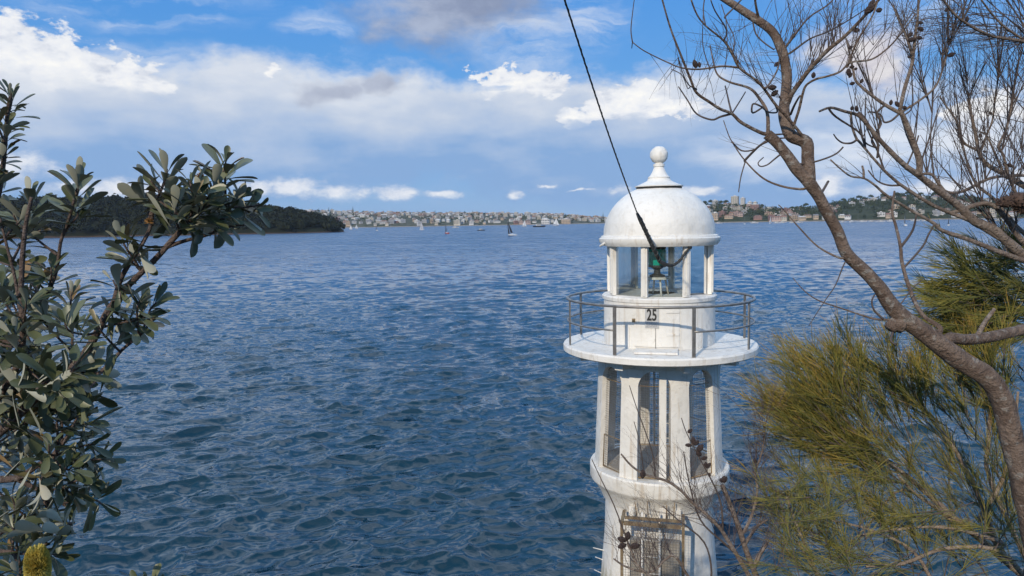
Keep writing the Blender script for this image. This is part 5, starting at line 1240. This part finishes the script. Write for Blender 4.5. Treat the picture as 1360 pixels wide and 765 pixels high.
for px, py, d, s in ((936, 566, (0, 0, 1), 1.3), (926, 583, (-.7, 0, .7), 1.4), (932, 590, (-.4, 0, .8), 1.3), (942, 592, (.2, 0, 1), 1.4), (929, 604, (-.9, 0, .5), 1.3), (916, 592, (-.5, 0, .8), 1.2), (947, 606, (.4, 0, .7), 1.2), (938, 618, (-.6, 0, .6), 1.2), (950, 618, (.3, 0, 1), 1.3), (966, 622, (.3, 0, 1), 1.3), (957, 634, (-.4, 0, .6), 1.1), (964, 636, (.7, 0, .3), 1.1), (941, 628, (-.2, 0, 1), 1.0), (967, 612, (.5, 0, .8), 1.1), (976, 606, (.5, 0, .9), .9), (854, 625, (.3, 0, .9), 1.4), (826, 718, (-.6, 0, .8), 1.5), (833, 716, (.2, 0, 1), 1.4), (828, 725, (-1, 0, 0), 1.4), (843, 724, (1, 0, 0), 1.5)):
    add_cone(TB, px, py, BY - .03, d, s, To)

# ------------------------------------------------------------------ banksias on the left
random.seed(51)
def leaf_into(mb, p, d, up, L, w, curl, tint, org):
    "one stiff leaf: narrow stalk, widest near the blunt tip, folded along the midrib, dark above and pale beneath"
    d = Vector(d).normalized(); up = Vector(up); up = (up - d * up.dot(d)); up = up.normalized() if up.length > 1e-5 else d.orthogonal().normalized(); s = d.cross(up)
    us = (0, .12, .3, .5, .68, .82, .93, 1.0); ws = (.07, .13, .45, .78, .98, 1.0, .72, .16)
    q = Vector(p); dd = d.copy(); uu = up.copy(); prev = 0; top = []; 
    side_c = random.uniform(-.25, .25)
    for u, wv in zip(us, ws):
        st = (u - prev) * L; prev = u; ang = curl * (st / L)
        dd, uu = (dd * math.cos(ang) - uu * math.sin(ang)), (uu * math.cos(ang) + dd * math.sin(ang)); dd = (dd + s * side_c * (st / L)).normalized(); q = q + dd * st
        hw = w * wv / 2; top.append((q + s * hw + uu * hw * .30, q, q - s * hw + uu * hw * .30, uu.copy()))
    vs = []; fs = []
    for a, b, c, n in top: vs += [a - org, b - org, c - org]
    m = len(us)
    for i in range(m - 1):
        for k in (0, 1): fs.append((3*i+k, 3*i+k+1, 3*i+3+k+1, 3*i+3+k))
    mb.add(vs, fs, 0, tint)
    vs = []; 
    for a, b, c, n in top: vs += [a - org - n * .0009, b - org - n * .0014, c - org - n * .0009]
    mb.add(vs, [f[::-1] for f in fs], 1, tint)
def rosette(lb, p, ax, n, L, org, open0=.25, open1=1.35, back=.10):
    ax = Vector(ax).normalized(); x = ax.orthogonal().normalized(); a0 = random.random() * 6.28
    for k in range(n):
        t = k / max(1, n - 1); a = a0 + k * 2.399 + random.uniform(-.25, .25); rad = Matrix.Rotation(a, 3, ax) @ x
        th = open0 + (open1 - open0) * t + random.uniform(-.2, .2); d = ax * math.cos(th) + rad * math.sin(th)
        l = L * (.6 + .45 * min(1, t * 2.0)) * random.uniform(.7, 1.2)
        leaf_into(lb, p - ax * back * t + rad * .004, d, ax * math.sin(th) - rad * math.cos(th) + Vector((0, 0, .001)), l, l * random.uniform(.25, .34), random.uniform(-.25, .75), random.random(), org)
def banksia(name, label, root, Y, stems, ros, nfill, fillbox, flower=None, buds=()):
    org = Vector(root); o = thing(name, label, 'shrub', root); pool = []; POOL.clear()
    for pts, a, b, w0, w1 in stems:
        sp = traced(pts, Y + a, Y + b, w0, w1, 6); mb = MB(); poly(mb, sp, 8, org=org, wob=.14); mb.build('stem', MT['banksia_bark'], o); pool += sp
    lb, tb = MB(), MB()
    def shoot(p, ax, n, L, back, link=True):
        ax = Vector(ax).normalized()
        if link:
            q = min(pool, key=lambda s: (s[0] - (p - ax * .12)).length)[0]
            mid = (q + p) / 2 - ax * (p - q).length * .12; c = catmull([(q, .0045), (mid, .004), (p - ax * .03, .0032), (p, .0025)], 4); tb.tube([v - org for v, _ in c], [r_ for _, r_ in c], 5, wob=.1)
            # leaves thinly along the shoot
            for i in range(4, len(c) - 2, 2):
                d0 = (c[i+1][0] - c[i][0]).normalized(); x = Matrix.Rotation(random.random() * 6.28, 3, d0) @ d0.orthogonal().normalized(); th = random.uniform(.7, 1.5); l = L * random.uniform(.7, 1.05)
                if (c[i][0] - p).length < .28: leaf_into(lb, c[i][0], d0 * math.cos(th) + x * math.sin(th), d0 * math.sin(th) - x * math.cos(th), l, l * random.uniform(.22, .3), random.uniform(-.2, .8), random.random(), org)
        rosette(lb, p, ax, n, L, org, back=back)
    for x, y, dx, dz, n, L, dY, back in ros:
        shoot(at(x, y, Y + dY), (dx, random.uniform(-.45, .25), dz), n, L * (Y + dY) / FPX, back)
    for i in range(nfill):
        x0, y0, x1, y1 = random.choice(fillbox); x, y = random.uniform(x0, x1), random.uniform(y0, y1)
        shoot(at(x, y, Y + random.uniform(-.25, .45)), (random.uniform(-.5, .9), random.uniform(-.6, .4), random.uniform(-.25, 1)), random.randint(9, 15), random.uniform(38, 50) * Y / FPX, .09)
    lb.build('leaves', [MT['leaf_top'], MT['leaf_under']], o); tag(tb.build('shoots', MT['banksia_bark'], o), kind='stuff')
    if flower:
        fx, fy = flower; c = at(fx, fy, Y - .3); mb = MB(); ax = Vector((.05, 0, 1)); H, RR = .092, .029
        for k in range(2200):
            u = rng.random(); a = rng.random() * 6.28; rad = Vector((math.cos(a), math.sin(a), 0)); p = c - org + Vector((0, 0, (u - .5) * H)) + rad * RR * .45 * max(.1, 1 - abs(2*u-1)**3); d = (rad + Vector(rng.normal(size=3)) * .22 + Vector((0, 0, 1.6 * max(0, u - .6) + .1))).normalized(); e = p + d * RR * .62; hook = e + (d * .4 + Vector((0, 0, -.5 + u))) * .010
            mb.tube([p, e, hook], [.0011, .0010, .0013], 3, cap=False)
        mb.build('flower_spike', MT['flower'], o)
        mb = MB(); mb.lathe([(.002, -H * .55), (RR * .5, -H * .5), (RR * .55, 0), (RR * .42, H * .36), (RR * .2, H * .46), (.004, H * .5)], 14); mb.build('flower_core', MT['flower_old'], o, loc=c - org)
    for bx, by in buds:
        c = at(bx, by, Y - .03) - org; mb = MB()
        for k in range(60):
            d = (Vector(rng.normal(size=3)) + Vector((0, 0, 1.2))).normalized(); mb.tube([c, c + d * .016], [.0016, .0008], 3, cap=False)
        mb.build('bud', MT['flower_old'], o)
    return o
BY1 = 2.35
rb1 = Vector((-2.5, 2.5, ground_z(-2.5, 2.5)))
stemsB = [([(-520, 1200), (-330, 860), (-170, 690), (-60, 612), (0, 573), (30, 545), (60, 516), (85, 497), (110, 474), (130, 440), (145, 412), (165, 385), (185, 365), (210, 340), (235, 312), (255, 290), (270, 272)], .1, 0, 34, 6),
          ([(222, 328), (245, 320), (275, 312), (300, 302), (325, 298)], 0, .05, 5.5, 3), ([(152, 402), (160, 372), (175, 345), (190, 322), (200, 300), (202, 280), (196, 255)], 0, -.05, 8, 3.5), ([(200, 285), (207, 268), (215, 250), (222, 232)], 0, 0, 4, 3), ([(262, 282), (280, 258), (292, 236), (300, 222)], 0, .05, 5, 3), ([(264, 278), (300, 275), (325, 275), (345, 272)], 0, .1, 4, 3),
          ([(-60, 600), (-10, 540), (25, 480), (30, 430), (28, 390), (30, 340), (34, 300), (42, 262)], .15, .1, 12, 4.5), ([(28, 420), (20, 370), (10, 330), (0, 290)], .1, .1, 5, 3), ([(60, 400), (72, 370), (77, 348), (80, 325), (84, 310)], .15, .1, 5, 4), ([(30, 450), (48, 425), (60, 400)], .15, .15, 5, 5), ([(84, 312), (92, 290), (98, 268), (103, 250)], .1, .05, 4.5, 3.5),
          ([(40, 526), (38, 490), (42, 460)], .02, .1, 8, 5), ([(95, 488), (96, 455), (96, 430), (95, 410)], .02, .05, 4.5, 3), ([(128, 500), (150, 478), (165, 462), (185, 446), (200, 428), (210, 412)], .05, .1, 5.5, 3), ([(-80, 655), (-20, 640), (0, 637), (25, 634), (50, 618), (70, 605), (82, 592)], .05, 0, 17, 5), ([(22, 636), (50, 650), (72, 662), (100, 680)], .0, .05, 7, 3), ([(60, 655), (72, 690), (85, 702), (98, 694)], .0, .0, 5, 3.5), ([(-60, 720), (0, 732), (20, 736), (26, 760), (28, 790)], .0, -.05, 8, 6)]
rosB = [(300, 214, .25, 1, 11, 46, .05, .09), (285, 240, .3, 1, 10, 44, .0, .10), (222, 224, .1, 1, 14, 44, 0, .11), (200, 240, -.5, .9, 10, 40, -.05, .08), (188, 262, -.6, .8, 9, 38, 0, .08), (252, 240, -.15, 1, 12, 44, -.1, .10), (235, 270, .2, 1, 12, 44, -.12, .10), (322, 262, .9, .5, 12, 44, .05, .12), (340, 278, 1, .25, 10, 42, .1, .12), (300, 290, 1, .1, 12, 44, .0, .12), (280, 270, .7, .6, 12, 46, -.05, .12), (255, 300, .5, -.4, 9, 40, -.05, .10), (262, 256, .5, .9, 12, 46, -.1, .12),
        (105, 238, .1, 1, 16, 44, .05, .12), (100, 275, 0, 1, 8, 42, .08, .06), (42, 262, 0, 1, 13, 42, .1, .12), (18, 285, -.3, 1, 10, 42, .1, .09), (36, 300, .2, 1, 9, 42, .1, .09), (162, 318, -.3, .9, 9, 38, -.05, .08), (170, 345, -.6, .6, 8, 38, .0, .08), (190, 345, .4, -.8, 7, 38, -.08, .08),
        (95, 388, .2, 1, 12, 40, .02, .11), (68, 355, .2, 1, 10, 40, .1, .09), (208, 402, .8, .7, 10, 44, .08, .12), (195, 420, .9, .3, 9, 42, .05, .10), (185, 400, .3, .8, 8, 40, .0, .1), (150, 372, -.5, .8, 7, 38, -.05, .08), (175, 430, .8, -.3, 7, 38, .05, .09), (130, 430, -.2, .9, 8, 38, -.05, .08), (60, 420, -.1, 1, 12, 40, .05, .12), (20, 440, -.2, 1, 12, 42, -.05, .12), (35, 395, .3, 1, 12, 40, -.05, .12), (10, 390, -.3, 1, 11, 42, .1, .12),
        (85, 545, .5, .6, 12, 40, 0, .12), (110, 560, .9, .4, 12, 42, .05, .12), (125, 590, 1, .1, 12, 42, .05, .13), (140, 610, 1, .0, 10, 42, .1, .13), (120, 640, 1, -.3, 11, 42, .05, .12), (100, 660, .7, -.5, 11, 42, .0, .12), (135, 670, .9, -.4, 9, 40, .1, .1), (65, 590, .2, 1, 11, 40, -.1, .12), (60, 650, .3, -.7, 10, 40, -.1, .12), (95, 620, .6, .4, 11, 40, -.1, .12), (30, 600, .0, 1, 11, 42, .1, .12), (15, 660, -.2, .8, 11, 42, 0, .12), (75, 700, .5, -.6, 10, 42, .0, .12), (40, 700, .2, -.4, 9, 42, .1, .1), (75, 740, .8, -.3, 9, 40, -.05, .1), (15, 700, -.2, .6, 10, 42, -.05, .12), (62, 720, .4, .8, 8, 42, -.03, .1), (20, 752, -.2, .7, 10, 42, -.15, .1)]
banksia('banksia_shrub', 'tall banksia with blunt grey green leaves and a long branch reaching over the water', rb1, BY1, stemsB, rosB, 52, [(-60, 330, 60, 560), (-60, 540, 110, 760), (40, 470, 120, 560), (-60, 420, 100, 520)], (50, 754), ((198, 296), (266, 236)))
rb2 = Vector((-2.95, 3.0, ground_z(-2.95, 3.0)))
banksia('banksia_shrub', 'single upright banksia stem with crowded leaves at the far left edge against the clouds', rb2, 2.75, [([(-260, 1000), (-140, 640), (-60, 450), (-20, 330), (0, 250), (6, 200), (10, 150), (14, 128)], .1, 0, 24, 4)],
        [(14, 122, .1, 1, 14, 30, 0, .10), (10, 165, .3, .9, 12, 30, 0, .10), (8, 200, .4, .8, 10, 30, .0, .10), (2, 235, .4, .8, 10, 32, 0, .10), (-10, 150, -.4, .8, 10, 32, 0, .1), (-20, 220, -.4, .8, 10, 32, 0, .1)], 0, [])
rb3 = Vector((-1.45, 2.9, ground_z(-1.45, 2.9)))
banksia('banksia_shrub', 'low banksia with only its leaf tips showing at the bottom edge left of centre', rb3, 2.8, [([(60, 1050), (130, 900), (180, 830), (195, 790)], 0, 0, 14, 4)],
        [(200, 775, .2, 1, 12, 38, 0, .1), (180, 785, -.6, .8, 10, 38, 0, .1), (225, 785, .7, .7, 10, 38, .05, .1), (205, 800, .3, .6, 9, 38, .0, .1)], 0, [])
# ------------------------------------------------------------------ air
def haze():
    mb = MB(); mb.box((-4400, -120, -5), (4400, 4400, 110))
    o = mb.build('haze', [], smooth=False); o.data.materials.clear()
    m = bpy.data.materials.new('haze'); m.use_nodes = True; g = G(m.node_tree); g.n.clear()
    out = g.node('ShaderNodeOutputMaterial'); v = g.node('ShaderNodeVolumePrincipled')
    v.inputs['Color'].default_value = (0.80, 0.88, 1.0, 1); v.inputs['Density'].default_value = 0.00004; v.inputs['Anisotropy'].default_value = 0.2
    g.l.new(v.outputs[0], out.inputs['Volume']); o.data.materials.append(m); tag(o, kind='stuff')
haze()
